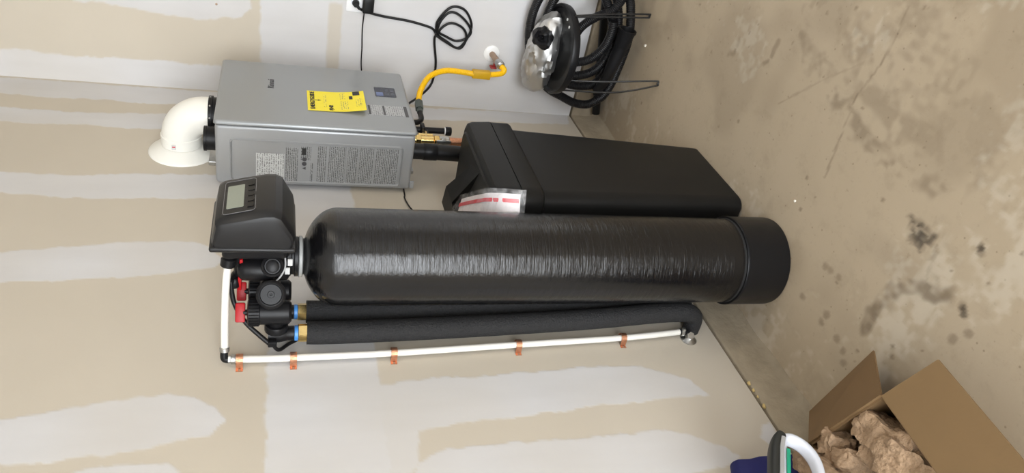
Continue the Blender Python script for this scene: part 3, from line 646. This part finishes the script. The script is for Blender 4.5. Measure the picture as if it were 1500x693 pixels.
# ================================================================ WATER SOFTENER
TX,TY,TR=-1.477,-.2385,.130
sf = thing('water_softener','tall round black resin tank with electronic control head and red-handled bypass','water softener',(TX,TY,0))
prof=[(.10,.012),(TR,.03)]+[(TR,z) for z in np.arange(.2,1.32,.1)]
prof+=[(TR*math.cos(R_(a)),1.320+.090*math.sin(R_(a))) for a in range(0,69,4)]+[(.0475,1.405),(.046,1.412)]
finish('resin_vessel', lathe(prof,(TX,TY,0),(0,0,1),72), M['vessel'], sf, True, 60)
finish('base_boot', lathe([(.130,0),(.1345,.003),(.1365,.010),(.1365,.138),(.1375,.141),(.1375,.149),(.1365,.151),(.131,.151)],(TX,TY,0),(0,0,1),72), M['black'], sf, True, 30)
finish('boot_groove', lathe([(.1312,.150),(.1315,.157),(.1302,.158)],(TX,TY,0),(0,0,1),72), M['dark_gap'], sf)
finish('neck_collar', lathe([(.050,1.408),(.054,1.410),(.054,1.417),(.050,1.419)],(TX,TY,0),(0,0,1),40), mat('grey_collar',s(150,152,152),.4), sf)
finish('neck_nut', lathe([(.049,1.418),(.052,1.420),(.052,1.428),(.047,1.430),(.047,1.436),(.052,1.438),(.052,1.446),(.046,1.448)],(TX,TY,0),(0,0,1),40), M['black'], sf)
finish('valve_body', join(bm_box(TX-.045,TX+.045,-.335,TY+.05,1.44,1.575,.012,3),cyl((TX,TY,1.44),(TX,TY,1.54),.046,n=28,bev=.004),bm_box(TX-.075,TX+.03,-.335,-.28,1.45,1.60,.01,3)), M['black'], sf)
# control head cover: lofted across X from a side profile (Y,Z)
def prof_head(sy, sz, y_off=0):
    P=[(-.330,1.437),(-.330,1.618),(-.345,1.622),(-.396,1.612),(-.406,1.600),(-.432,1.500),(-.433,1.478),(-.425,1.462),(-.372,1.434),(-.355,1.431)]
    cy,cz=-.330,1.527
    return [(cy+(y-cy)*sy+y_off, cz+(z-cz)*sz) for y,z in P]
def crom2(P,k=4):
    return P
rings=[]
XA,XB=-1.577,-1.373
for x,sy,sz in ((XA,.80,.90),(XA+.004,.90,.955),(XA+.012,.965,.99),(XA+.028,1.0,1.0),((XA+XB)/2,1.02,1.0),(XB-.028,1.0,1.0),(XB-.012,.965,.99),(XB-.004,.90,.955),(XB,.80,.90)):
    rings.append([(x,y,z) for y,z in prof_head(sy,sz)])
hd=finish('control_head', bm_hull_loft(rings), M['head'], sf, True, 28)
finish('back_plate', bm_box(XA-.004,XB+.004,-.336,-.322,1.428,1.626,.006,3), M['head'], hd)
finish('latch_tab', bm_box(XA+.01,XA+.03,-.325,-.312,1.50,1.53,.003), M['black'], hd)
# display on the sloping front
f0=Vector((-1.475,-.4145,1.560)); tilt=Vector((0,-.26,-1.0)).normalized()   # down the slope
Uh=Vector((1,0,0)); Vh=-tilt; nh=Uh.cross(Vh).normalized()
f0=Vector((-1.475,-.4155,1.5590))
def hp(u,v,n=0): return f0+Uh*u+Vh*v+nh*n
bz=finish('display_bezel', plate(hp(0,0,-.004),Uh,Vh,rrect(.150,.080,.010),.006), M['head'], hd, True, 30)
def outline_ring(w_,h_,r_,wd,nn,m,name,parent):
    a=rrect(w_,h_,r_); c=rrect(w_-2*wd,h_-2*wd,r_-wd)
    finish(name,bm_hull_loft([[hp(x,y,nn) for x,y in a],[hp(x,y,nn+.0008) for x,y in a],[hp(x,y,nn+.0008) for x,y in c],[hp(x,y,nn) for x,y in c]],cap=False),m,parent,False)
outline_ring(.146,.076,.009,.0012,.002,mat('grey_outline',s(120,120,122),.4),'bezel_line',bz)
finish('lcd_window', plate(hp(.0,.010,.0018),Uh,Vh,rrect(.100,.040,.003),.0012), M['screen'], bz, False)
for i in range(5): finish('button', plate(hp(-.048+.024*i,-.026,.0018),Uh,Vh,rrect(.018,.016,.004),.0025), M['black_gloss'], bz, True, 30)
# drain outlet with ribbed nut (tube leaves towards the wall)
finish('drain_fitting', join(cyl((-1.525,-.268,1.585),(-1.531,-.245,1.588),.018,n=20,bev=.003),cyl((-1.522,-.300,1.583),(-1.525,-.262,1.585),.013),cyl((-1.50,-.285,1.53),(-1.523,-.290,1.585),.011)), M['black'], sf)
def clip(name,pos,sz_):
    finish(name, bm_box(pos[0]-.010,pos[0]+.010,pos[1]-.003,pos[1]+.003,pos[2]-sz_,pos[2]+sz_,.0025), M['red'], sf)
finish('red_clip', bm_box(-1.535,-1.510,-.268,-.242,1.552,1.560,.002), M['red'], sf)
finish('red_clip', bm_box(-1.535,-1.510,-.214,-.172,1.556,1.564,.002), M['red'], sf)
finish('refill_elbow', join(cyl((-1.50,-.20,1.515),(-1.50,-.20,1.572),.011),cyl((-1.50,-.20,1.57),(-1.535,-.20,1.582),.010),lathe([(.009,0),(.012,.004),(.012,.022),(.009,.026)],(-1.525,-.205,1.572),(-.2,.9,-.02),14)), M['black'], sf)
# injector housing: domed vertical cylinder with round cap facing the room
finish('injector_housing', join(lathe([(.004,.0),(.016,.002),(.024,.009),(.028,.020),(.028,.075),(.026,.088),(.020,.09)],(-1.530,-.236,1.566),(0,.02,-1),28),cyl((-1.50,-.225,1.482),(-1.552,-.263,1.482),.028,n=28,bev=.004)), M['black'], sf, True, 35)
finish('injector_cap', lathe([(.0265,0),(.0265,.006),(.021,.009),(.019,.005),(.016,.005),(.016,.012),(.012,.014)],(-1.551,-.262,1.482),(-.82,-.57,0),26), M['black'], sf, True, 35)
# bypass: two ports running to the wall, rotors with vertical axes and red levers
def bypass(px, ry, cap):
    body=join(cyl((px+.0,-.215,1.487),(px,ry,1.487),.022,n=24),
        lathe([(.024,1.433),(.031,1.440),(.032,1.452),(.032,1.510),(.0345,1.512),(.0345,1.538),(.030,1.541)],(px,ry,0),(0,0,1),30),
        cyl((px,ry,1.470),(px,-.055,1.470),.020,n=24),
        lathe([(.028,0),(.030,.003),(.030,.020),(.026,.023)],(px,-.088,1.470),(0,1,0),18),
        lathe([(.024,1.49),(.024,1.462),(.0205,1.445),(.0195,1.442),(.0195,1.425)],(px,-.052,0),(0,0,1),24))
    finish('bypass_body', body, M['black'], sf, True, 35)
    for k in range(22):
        a=2*math.pi*k/22
    rb=bmesh.new()
    for k in range(26):
        a=2*math.pi*k/26; c,s_=math.cos(a),math.sin(a)
        bm_box(-.0012,.0012,-.0012,.0012,1.513,1.537,bm=rb)
        for vtx in rb.verts[-8:]: vtx.co=Vector((px+.0348*c+vtx.co.x, ry+.0348*s_+vtx.co.y, vtx.co.z))
    rbo=finish('knurled_ribs', rb, M['black'], sf, False); rbo['kind']='stuff'
    lv=bm_box(px-.025,px+.025,ry-.009,ry+.009,1.546,1.570,.004,2)
    for vtx in lv.verts:
        if vtx.co.x<px-.02: vtx.co.y=ry+(vtx.co.y-ry)*.6
    bmesh.ops.rotate(lv,verts=lv.verts[:],cent=(px,ry,0),matrix=Matrix.Rotation(R_(-52),3,'Z'))
    finish('red_lever', lv, M['red'], sf, True, 35)
    finish('lever_stem', cyl((px,ry,1.539),(px,ry,1.551),.008,n=12), M['black'], sf)
    fy=-.052
    finish('blue_bushing', cyl((px,fy,1.414),(px,fy,1.424),.0205,n=24,bev=.001), M['blue'], sf)
    finish('brass_nut', join(hexnut((px,fy,1.388),(px,fy,1.415),.0245),cyl((px,fy,1.385),(px,fy,1.415),.019)), M['brass'], sf)
bypass(-1.565,-.125,True); bypass(-1.480,-.125,False)
finish('bypass_crossover', join(cyl((-1.48,-.17,1.487),(-1.565,-.17,1.487),.026,n=24),lathe([(.028,-.03),(.034,0),(.036,.003),(.036,.012),(.032,.016),(.027,.017),(.025,.012),(.009,.012),(.008,.016),(.003,.016),(.002,.012)],(-1.588,-.203,1.4845),(-.82,-.57,.0),30)), M['black'], sf, True, 35)
finish('sensor_wire', tube(crom([(-1.53,-.272,1.452),(-1.545,-.255,1.452),(-1.556,-.235,1.462),(-1.56,-.215,1.478),(-1.555,-.19,1.486)],8),.0022,8), mat('grey_wire',s(175,176,176),.4), sf)
for zz,yy in ((1.440,-.262),(1.446,-.235)): finish('wire_label', bm_box(-1.537,-1.532,yy-.010,yy+.010,zz-.006,zz+.006,.001), M['sticker'], sf, False)

# insulated pipes
FY=-.052
ip = thing('insulated_pipe','black foam-insulated pipe nearest the white tube, bending into the wall at the bottom','pipe',(-1.565,FY,.2))
path=crom([(-1.565,FY,1.392),(-1.566,FY,1.30),(-1.560,FY-.004,1.0),(-1.546,-.064,.6),(-1.534,-.074,.36),(-1.531,-.075,.27),(-1.531,-.072,.238),(-1.531,-.058,.214),(-1.531,-.040,.206),(-1.531,-.008,.205),(-1.531,.004,.205)],10)
finish('foam_sleeve', tube(path,.031,24,True,lambda f,i:.031-.004*max(0,min(1,(f-.55)/.2))), M['foam'], ip)
ip2 = thing('insulated_pipe','black foam-insulated pipe running down close behind the round tank','pipe',(-1.480,FY,.2))
path=crom([(-1.480,FY,1.392),(-1.480,FY,1.30),(-1.475,FY-.004,1.0),(-1.466,-.06,.6),(-1.458,-.068,.35),(-1.455,-.07,.27),(-1.455,-.068,.238),(-1.455,-.054,.214),(-1.455,-.036,.206),(-1.455,-.008,.205),(-1.455,.004,.205)],10)
finish('foam_sleeve', tube(path,.031,24,True,lambda f,i:.031-.004*max(0,min(1,(f-.55)/.2))), M['foam'], ip2)

# white drain tube on the wall
dr = thing('drain_tube','white plastic drain tube clamped up the drywall and crossing to the control head','tube',(-1.58,-.02,.22))
WY=-.02
finish('vertical_tube', tube(crom([(-1.6235,WY,1.585),(-1.6255,WY,1.50),(-1.624,WY,1.40),(-1.618,WY,1.16),(-1.599,WY,.805),(-1.582,WY,.468),(-1.566,WY-.004,.262)],8),.0092,16), M['white_pex'], dr)
finish('cross_tube', tube(crom([(-1.531,-.245,1.588),(-1.556,-.19,1.592),(-1.586,-.11,1.594),(-1.614,-.040,1.594)],8),.0092,16), M['white_pex'], dr)
finish('elbow_fitting', tube(crom([(-1.612,-.046,1.594),(-1.620,-.026,1.595),(-1.6225,-.019,1.590),(-1.6235,WY,1.572)],6),.0095,14), M['black'], dr)
finish('crimp_ring', cyl((-1.6105,-.050,1.594),(-1.6145,-.039,1.594),.0122,n=18,bev=.001), M['steel'], dr)
finish('crimp_ring', cyl((-1.6238,WY,1.579),(-1.624,WY,1.568),.0122,n=18,bev=.001), M['steel'], dr)
# outlet stub at the bottom of the tube
so = thing('wall_stub','steel pipe stub with clamp leaving the drywall under the white tube','pipe fitting',(-1.57,0,.24))
finish('stub_elbow', tube(crom([(-1.566,-.024,.268),(-1.566,-.024,.25),(-1.568,-.018,.238),(-1.572,.004,.234)],6),.010,14), M['black'], so)
finish('stub_clamp', join(lathe([(.0125,0),(.0135,.001),(.0135,.009),(.0125,.010)],(-1.566,-.024,.254),(0,0,1),18),bm_box(-1.578,-1.566,-.044,-.034,.255,.263,.001)), M['steel'], so)
finish('wall_rosette', lathe([(.026,0),(.026,.002),(.018,.006),(.012,.012)],(-1.576,0,.232),(0,-1,0),24), M['steel'], so)
finish('stub_nut', hexnut((-1.586,-.026,.236),(-1.572,-.012,.236),.013), M['steel'], so)
# copper clamps
def clamp_bm():
    r=.0125; wd=.0085
    prof=[(-.024,0),(-.0135,0)]+[(-r*math.cos(a),.0205+r*math.sin(a)) for a in np.linspace(0.0,math.pi,13)]+[(.0135,0),(.024,0)]
    t=.0016; inner=[]
    P=[Vector((x,-y,0)) for x,y in prof]; b=bmesh.new(); rows=[]
    for i,p0 in enumerate(P):
        tn=(P[min(i+1,len(P)-1)]-P[max(i-1,0)]).normalized(); nn=Vector((tn.y,-tn.x,0))
        if nn.y>0: nn=-nn
        if 2<=i<=14: nn=Vector((P[i].x,P[i].y+.0205,0)).normalized()
        q=p0+nn*t
        rows.append([b.verts.new((p0.x,p0.y,-wd)),b.verts.new((q.x,q.y,-wd)),b.verts.new((q.x,q.y,wd)),b.verts.new((p0.x,p0.y,wd))])
    for a,c in zip(rows,rows[1:]):
        for i in range(4): b.faces.new((a[i],a[(i+1)%4],c[(i+1)%4],c[i]))
    b.faces.new(rows[0][::-1]); b.faces.new(rows[-1]); return b
cm=bpy.data.meshes.new('pipe_clamp'); b=clamp_bm(); bmesh.ops.recalc_face_normals(b,faces=b.faces[:]); b.to_mesh(cm); b.free(); cm.materials.append(M['copper'])
nm=bpy.data.meshes.new('clamp_nail'); b=lathe([(.0035,0),(.0035,.0012),(.001,.0022)],(0,0,0),(0,-1,0),10); b.to_mesh(nm); b.free(); nm.materials.append(M['rusty'])
for (x,z),lb in zip(((-1.626,1.558),(-1.6246,1.4258),(-1.6178,1.1642),(-1.5992,.8049),(-1.582,.4677)),
    ('copper pipe clamp right under the elbow at the top of the white tube','second copper pipe clamp down the white tube','middle copper pipe clamp of five on the white tube','fourth copper pipe clamp down the white tube','lowest copper pipe clamp on the white tube near the concrete')):
    cl=thing('pipe_clamp',lb,'clamp',(x,0,z),'copper clamps holding the white tube')
    o=bpy.data.objects.new('strap',cm); C.objects.link(o); o.parent=cl; o.location=(0,-.0008,0)
    for sx_ in (-.020,.020):
        k=bpy.data.objects.new('nail',nm); C.objects.link(k); k.parent=cl; k.location=(sx_,-.0022,0)
# black brine tube
bl = thing('brine_line','thin black tubing from the bypass looping behind the insulated pipes','tubing',(-1.58,-.06,1.47))
finish('upper_tube', tube(crom([(-1.527,-.205,1.580),(-1.5351,-.185,1.580),(-1.5466,-.15,1.575),(-1.5593,-.12,1.5614),(-1.575,-.095,1.5415),(-1.590,-.070,1.512),(-1.600,-.046,1.484)],8),.0062,10), M['rubber'], bl)
finish('lower_tube', tube(crom([(-1.600,-.046,1.478),(-1.596,-.022,1.462),(-1.560,-.014,1.43),(-1.515,-.011,1.36),(-1.505,-.011,1.26),(-1.525,-.012,1.17),(-1.538,-.012,1.10),(-1.540,-.012,1.04),(-1.527,-.012,.98),(-1.505,-.011,.93),(-1.47,-.010,.85)],8),.0050,10), M['rubber'], bl)
finish('tube_fitting', bm_box(-1.607,-1.590,-.058,-.040,1.468,1.490,.003), M['black'], bl)

# ================================================================ HOSES AND STAND BY THE RIGHT WALL
hc = thing('vacuum_hose','coiled black corrugated hose leaning against the white wall','hose',(-.18,-.42,0))
LOOPS=[[(-0.081,-0.616,0.412),(-0.070,-0.523,0.437),(-0.068,-0.432,0.442),(-0.076,-0.329,0.423),(-0.096,-0.236,0.376),(-0.122,-0.181,0.316),(-0.148,-0.161,0.257),(-0.172,-0.146,0.202),(-0.194,-0.151,0.150),(-0.208,-0.177,0.116),(-0.220,-0.214,0.090),(-0.227,-0.272,0.073),(-0.231,-0.332,0.065),(-0.234,-0.409,0.057),(-0.235,-0.489,0.055),(-0.229,-0.575,0.069),(-0.218,-0.655,0.095),(-0.20,-0.73,0.15),(-.16,-.78,.23),(-.12,-.77,.32),(-.095,-.70,.37),
 (-0.085,-0.610,0.353),(-0.074,-0.545,0.367),(-0.067,-0.469,0.375),(-0.073,-0.350,0.360),(-0.095,-0.252,0.308),(-0.120,-0.218,0.252),(-0.145,-0.215,0.194),(-0.171,-0.238,0.133),(-0.184,-0.286,0.104),(-0.191,-0.354,0.086),(-0.192,-0.436,0.084),(-0.186,-0.542,0.099),(-0.172,-0.636,0.131),(-0.159,-0.699,0.162)],
 [(-.12,-.22,.30),(-0.150,-0.260,0.229),(-0.174,-0.288,0.173),(-0.190,-0.331,0.135),(-0.200,-0.393,0.113),(-0.200,-0.470,0.113),(-0.190,-0.554,0.136),(-0.174,-0.617,0.173),(-0.160,-0.666,0.206)],
 [(-.14,-.30,.33),(-0.178,-0.333,0.257),(-0.200,-0.356,0.206),(-0.213,-0.387,0.174),(-0.225,-0.437,0.147),(-0.230,-0.494,0.137),(-0.229,-0.553,0.138)],
 [(-.16,-.31,.26),(-0.166,-0.365,0.261),(-0.163,-0.431,0.267),(-0.167,-0.476,0.258),(-0.176,-0.511,0.238),(-0.192,-0.550,0.201),(-0.214,-0.590,0.149),(-.22,-.65,.12)]]
for P_ in LOOPS: finish('hose_coil', corrugated(crom(P_,10),.0195,.0018,.0075,12), M['rubber'], hc)
hp_=crom([(-.215,-.23,.125),(-.25,-.30,.115),(-0.266,-0.358,0.111),(-0.269,-0.406,0.104),(-0.273,-0.460,0.096)],8)
finish('hose_end', tube(hp_,.028,16,True,lambda f,i:.020+.012*f), M['rubber'], hc)
finish('hose_cuff', lathe([(.028,0),(.032,.01),(.034,.05),(.036,.075),(.039,.08),(.039,.088),(.033,.088),(.031,.05)],(-.272,-.45,.098),(-.05,-.98,-.1),24), M['black'], hc)
wa = thing('extension_wand','straight black vacuum wand lying along the foot of the white wall','tube',(-.045,-.3,.05))
finish('wand_tube', tube([(-.050,-.045,.022),(-.046,-.3,.066),(-.040,-.55,.110),(-.036,-.8,.150)],.019,18), M['black_gloss'], wa)
finish('wand_collar', lathe([(.020,0),(.022,.002),(.022,.03),(.020,.032)],(-.0485,-.14,.0385),(.02,-.98,.17),18), M['black'], wa)
sd = thing('foil_stand','crumpled silver foil dome on a black ring with wire legs against the wall','stand',(-.20,-.42,0))
sc=Vector((-.205,-.398,.350)); sn=Vector((-.06,-.03,1)).normalized(); _,su,sv=frame(sn)
SR=.182
finish('black_ring', lathe([(SR-.035,-.012),(SR-.004,-.022),(SR+.003,-.016),(SR+.006,.004),(SR+.002,.012),(SR-.006,.012),(SR-.012,.0),(SR-.05,-.004)],sc,sn,56), M['black'], sd, True, 40)
finish('ring_floor', lathe([(.01,-.012),(SR-.03,-.012),(SR-.03,-.004),(.01,-.004)],sc,sn,40), M['black'], sd)
for a in (236,252): 
    q=sc+(SR-.03)*Vector((math.cos(R_(a)),math.sin(R_(a)),0))
    finish('ring_slot', lathe([(.006,0),(.006,.002)],q+Vector((0,0,.002)),sn,10), M['sticker'], sd)
# crumpled foil bundle lying across the back of the ring
fc=Vector((-.135,-.352,.380)); b=bmesh.new(); rs=[]; nu,nv=30,64
def ridge(q,k,seed): return 1-abs(mnoise.noise(q*k+Vector((seed,seed*2,0))))*2
for i in range(nu+1):
    e=-math.pi/2+math.pi*i/nu; row=[]
    for j in range(nv):
        a=2*math.pi*j/nv; ce=abs(math.cos(e))**.8
        d=Vector((ce*math.cos(a),ce*math.sin(a),math.sin(e)))
        q=Vector((d.x*.085,d.y*.168,d.z*.066))
        f=.010*mnoise.noise(q*16)+.010*ridge(q,24,3)+.005*ridge(q,60,7)
        row.append(b.verts.new(fc+Matrix.Rotation(.12,3,'X')@(q+d*f)))
    rs.append(row)
for a_1,c_1 in zip(rs,rs[1:]):
    for j in range(nv): b.faces.new((a_1[j],a_1[(j+1)%nv],c_1[(j+1)%nv],c_1[j]))
bmesh.ops.remove_doubles(b,verts=b.verts[:],dist=1e-5)
finish('foil_bundle', b, M['foil'], sd, True, 35)
b=bmesh.new(); rs=[]; oc=Vector((-.202,-.440,.420)); on=Vector((-.80,-.25,.55)).normalized(); _,ou,ov=frame(on)
for i in range(7):
    row=[]
    for j in range(22):
        a=2*math.pi*j/22; rr=[.030,.046,.044,.032,.022,.012,.002][i]; hh=[-.02,.004,.018,.026,.018,.026,.014][i]
        rr*=1+.25*mnoise.noise(Vector((math.cos(a)*2,math.sin(a)*2,i*.4)))
        row.append(b.verts.new(oc+rr*(math.cos(a)*ou+math.sin(a)*ov)+on*(hh+.012*mnoise.noise(Vector((a*2.2,i*.8,4))))))
    rs.append(row)
for a_1,c_1 in zip(rs,rs[1:]):
    for j in range(22): b.faces.new((a_1[j],a_1[(j+1)%22],c_1[(j+1)%22],c_1[j]))
finish('black_lining', b, M['rubber'], sd, True, 50)
for pts in ([(-.335,-.315,.338),(-.40,-.35,.18),(-.490,-.408,.010),(-.500,-.400,.006),(-.496,-.390,.008),(-.42,-.315,.14),(-.335,-.270,.335)],
            [(-.270,-.560,.34),(-.268,-.575,.20),(-.262,-.590,.012),(-.264,-.598,.006),(-.266,-.606,.010),(-.272,-.59,.18),(-.28,-.57,.335)]):
    finish('wire_leg', tube(crom(pts,8),.0038,8), M['wire'], sd)

# ================================================================ CARDBOARD BOX
RZ=.18
e1=Vector((-.995,.086,0)); e2=Vector((.327,.945,0)); Cc=Vector((-2.198,-.4006,0)); L1,L2=.40,.29; TH=.005
bx = thing('cardboard_box','open brown cardboard box with flaps folded outward full of moulded pulp','cardboard box',tuple(Cc+e1*L1/2+e2*L2/2))
def panel(name,a,b,c,d,m,parent,th=TH):
    a,b,c,d=(Vector(q) for q in (a,b,c,d)); nn=(b-a).cross(d-a).normalized()*th
    bb=bm_hull_loft([[a,b,c,d],[a+nn,b+nn,c+nn,d+nn]]); return finish(name,bb,m,parent,False)
Z=Vector((0,0,RZ)); c00=Cc; c10=Cc+e1*L1; c01=Cc+e2*L2; c11=c10+e2*L2; zb=Vector((0,0,.002))
panel('front_wall',c00+zb,c10+zb,c10+Z,c00+Z,M['card'],bx)
panel('back_wall',c11+zb,c01+zb,c01+Z,c11+Z,M['card_in'],bx)
panel('side_wall',c01+zb,c00+zb,c00+Z,c01+Z,M['card_in'],bx)
panel('side_wall',c10+zb,c11+zb,c11+Z,c10+Z,M['card_in'],bx)
panel('box_bottom',c00+zb,c01+zb,c11+zb,c10+zb,M['card'],bx)
# flaps
panel('front_flap',c00+Z,c10+Z,c10+Z+Vector((.0,-.158,-.03)),c00+Z+Vector((-.042,-.150,-.03)),M['card'],bx)
panel('side_flap',c01+Z,c00+Z,c00+Z+Vector((.166,.027,-.12)),c01+Z+Vector((.143,.050,-.12)),M['card_in'],bx)
panel('back_flap',c11+Z,c01+Z,c01+Z+Vector((.0,.018,-.13)),c11+Z+Vector((.0,.018,-.13)),M['card'],bx)

# moulded pulp end caps
def pulp(name,label,centre,size,rot,seed,notch=.3):
    b=bmesh.new(); bmesh.ops.create_cube(b,size=1); bmesh.ops.subdivide_edges(b,edges=b.edges[:],cuts=19,use_grid_fill=True)
    sv_=Vector((seed*3.1,seed*1.7,seed*.9))
    for vt in b.verts:
        p=vt.co.copy(); q=p.normalized()*.62
        p=p.lerp(q,.30)
        p.z*=1-.25*abs(p.x)
        # moulded pockets and ribs
        p.z-=notch*.30*max(0,math.cos(p.x*9+seed))*(1 if p.z>0 else 0)
        p.y+=.07*math.sin(p.x*7+seed*2)
        p=Vector((p.x*size[0],p.y*size[1],p.z*size[2]))
        p+=Vector((mnoise.noise(p*26+sv_),mnoise.noise(p*26+sv_*2),mnoise.noise(p*26-sv_)))*.010
        p+=Vector((mnoise.noise(p*90+sv_),mnoise.noise(p*90+sv_*2),mnoise.noise(p*90-sv_)))*.0045
        p+=Vector((0,0,1))*(.010*abs(mnoise.noise(Vector((p.x*40,p.y*40,p.z*110))+sv_)))
        vt.co=p
    bmesh.ops.transform(b,matrix=Matrix.Translation(centre)@(Matrix.Rotation(rot[2],4,'Z')@Matrix.Rotation(rot[1],4,'Y')@Matrix.Rotation(rot[0],4,'X')),verts=b.verts[:])
    tag(finish(name,b,M['pulp'],None,True,60),label,'packing','moulded pulp pieces in the cardboard box')
pulp('pulp_packing','long pale moulded pulp piece at the front corner of the box',(-2.244,-.312,.148),(.175,.070,.074),(.25,-.05,.45),1)
pulp('pulp_packing','moulded pulp piece nearest the bottom edge of the picture, along the wide flap',(-2.312,-.308,.150),(.20,.082,.085),(.15,-.05,.40),2)
pulp('pulp_packing','dark hollow moulded pulp piece deep in the middle of the box',(-2.225,-.235,.085),(.20,.12,.10),(.3,.2,.9),3,.6)
pulp('pulp_packing','small round moulded pulp knob at the side flap edge of the box',(-2.157,-.190,.170),(.055,.050,.075),(.1,.3,.4),4,.1)
pulp('pulp_packing','moulded pulp lump beside the handle of the portable cleaner',(-2.205,-.180,.165),(.10,.050,.09),(.4,.1,.8),5,.2)
pulp('pulp_packing','moulded pulp lump at the back corner of the box behind the loop handle',(-2.200,-.150,.180),(.12,.042,.19),(.1,.1,.3),6,.1)

# ================================================================ PORTABLE CLEANER (white loop handle, black grip) and navy cloth
pc = thing('portable_cleaner','portable cleaner with a white loop handle and black and teal grip standing in the box','cleaner',(-2.38,-.20,.008))
finish('cleaner_body', bm_hull_loft([rr_ring(-2.42+d,-2.312-d,-.240+d,-.160-d,z,.034-d) for z,d in ((.008,.006),(.016,.0),(.30,.0),(.306,.003))]), M['grey_plastic'], pc, True, 35)
finish('cleaner_hood', bm_hull_loft([rr_ring(-2.42+d,-2.312-d,-.240+d,-.160-d,z,.034-d) for z,d in ((.306,.003),(.312,.0),(.46,.0),(.48,.008),(.488,.02))]), M['white_gloss'], pc, True, 35)
def band(path, wa, wb, name, m, across):
    A=Vector(across); rings=[]
    P=[Vector(q) for q in path]
    for i,q in enumerate(P):
        t=(P[min(i+1,len(P)-1)]-P[max(i-1,0)]).normalized(); nn=t.cross(A).normalized()
        rings.append([q+A*u*wa+nn*v_*wb for u,v_ in rrect(2,2,.7,3)])
    return finish(name,bm_hull_loft(rings),m,pc,True,45)
AC=(0,1,0); HYp=-.20
band(crom([(-2.33,HYp,.442),(-2.24,HYp,.383),(-2.175,HYp,.345),(-2.146,HYp,.322),(-2.143,HYp,.300),(-2.165,HYp,.278),(-2.205,HYp,.272),(-2.255,HYp,.288),(-2.33,HYp,.33)],8),.017,.0105,'loop_handle',M['white_gloss'],AC)
band(crom([(-2.33,HYp-.004,.462),(-2.24,HYp-.004,.404),(-2.178,HYp-.004,.366),(-2.148,HYp-.004,.342),(-2.136,HYp-.004,.325)],8),.020,.0125,'rubber_grip',M['grip'],AC)
band([(-2.33,HYp-.0245,.450),(-2.24,HYp-.0245,.391),(-2.178,HYp-.0245,.353),(-2.150,HYp-.0245,.332)],.0015,.005,'grey_inlay',M['grey_plastic'],AC)
band([(-2.33,HYp-.0185,.428),(-2.24,HYp-.0185,.371),(-2.182,HYp-.0185,.336)],.002,.0045,'teal_strip',M['teal'],AC)
b=bmesh.new(); bmesh.ops.create_cube(b,size=1); bmesh.ops.subdivide_edges(b,edges=b.edges[:],cuts=9,use_grid_fill=True)
for vt in b.verts:
    p=vt.co.copy(); p=p.lerp(p.normalized()*.6,.35)
    q=Vector((p.x*.20,p.y*.06,p.z*.40)); q+=Vector((mnoise.noise(q*14),mnoise.noise(q*14+Vector((3,0,0)))*.5,mnoise.noise(q*14+Vector((0,5,0)))))*.008
    vt.co=q+Vector((-2.185,-.052,.188))
tag(finish('navy_bag',b,M['navy'],None,True,60),'dark navy blue fabric bag standing against the wall behind the white handle','bag')

# ================================================================ CRUMBS
def crumb(name,label,pos,r,m,grp):
    b=bmesh.new(); bmesh.ops.create_icosphere(b,subdivisions=2,radius=r)
    for vt in b.verts: vt.co=Vector((vt.co.x*1.2,vt.co.y,vt.co.z*.8))*(1+.5*mnoise.noise(vt.co*(1.3/r)+Vector(pos)*9))+Vector(pos)
    tag(finish(name,b,m,None,True,60),label,'crumb',grp)
for i,(x,z,r,lb) in enumerate(((-1.777,.126,.0055,'yellow foam crumb on the concrete ledge, first of the row from the round tank'),(-1.805,.126,.0045,'second yellow foam crumb from the round tank on the concrete ledge'),(-1.868,.126,.006,'largest yellow foam crumb on the ledge, nearest the cardboard box'),(-1.831,.1265,.0035,'smallest yellow foam crumb on the ledge, next to the largest'))):
    crumb('foam_crumb',lb,(x,-.006,z),r,M['crumb_y'],'foam crumbs on the concrete ledge')
for i,(x,y,r,lb) in enumerate(((-.30,-.485,.006,'white chip on the floor beside the black hose cuff'),(-1.494,-.472,.004,'white chip on the floor beside the foot of the round tank'))):
    crumb('paint_chip',lb,(x,y,r*.5),r,M['crumb_w'],'white chips on the floor')
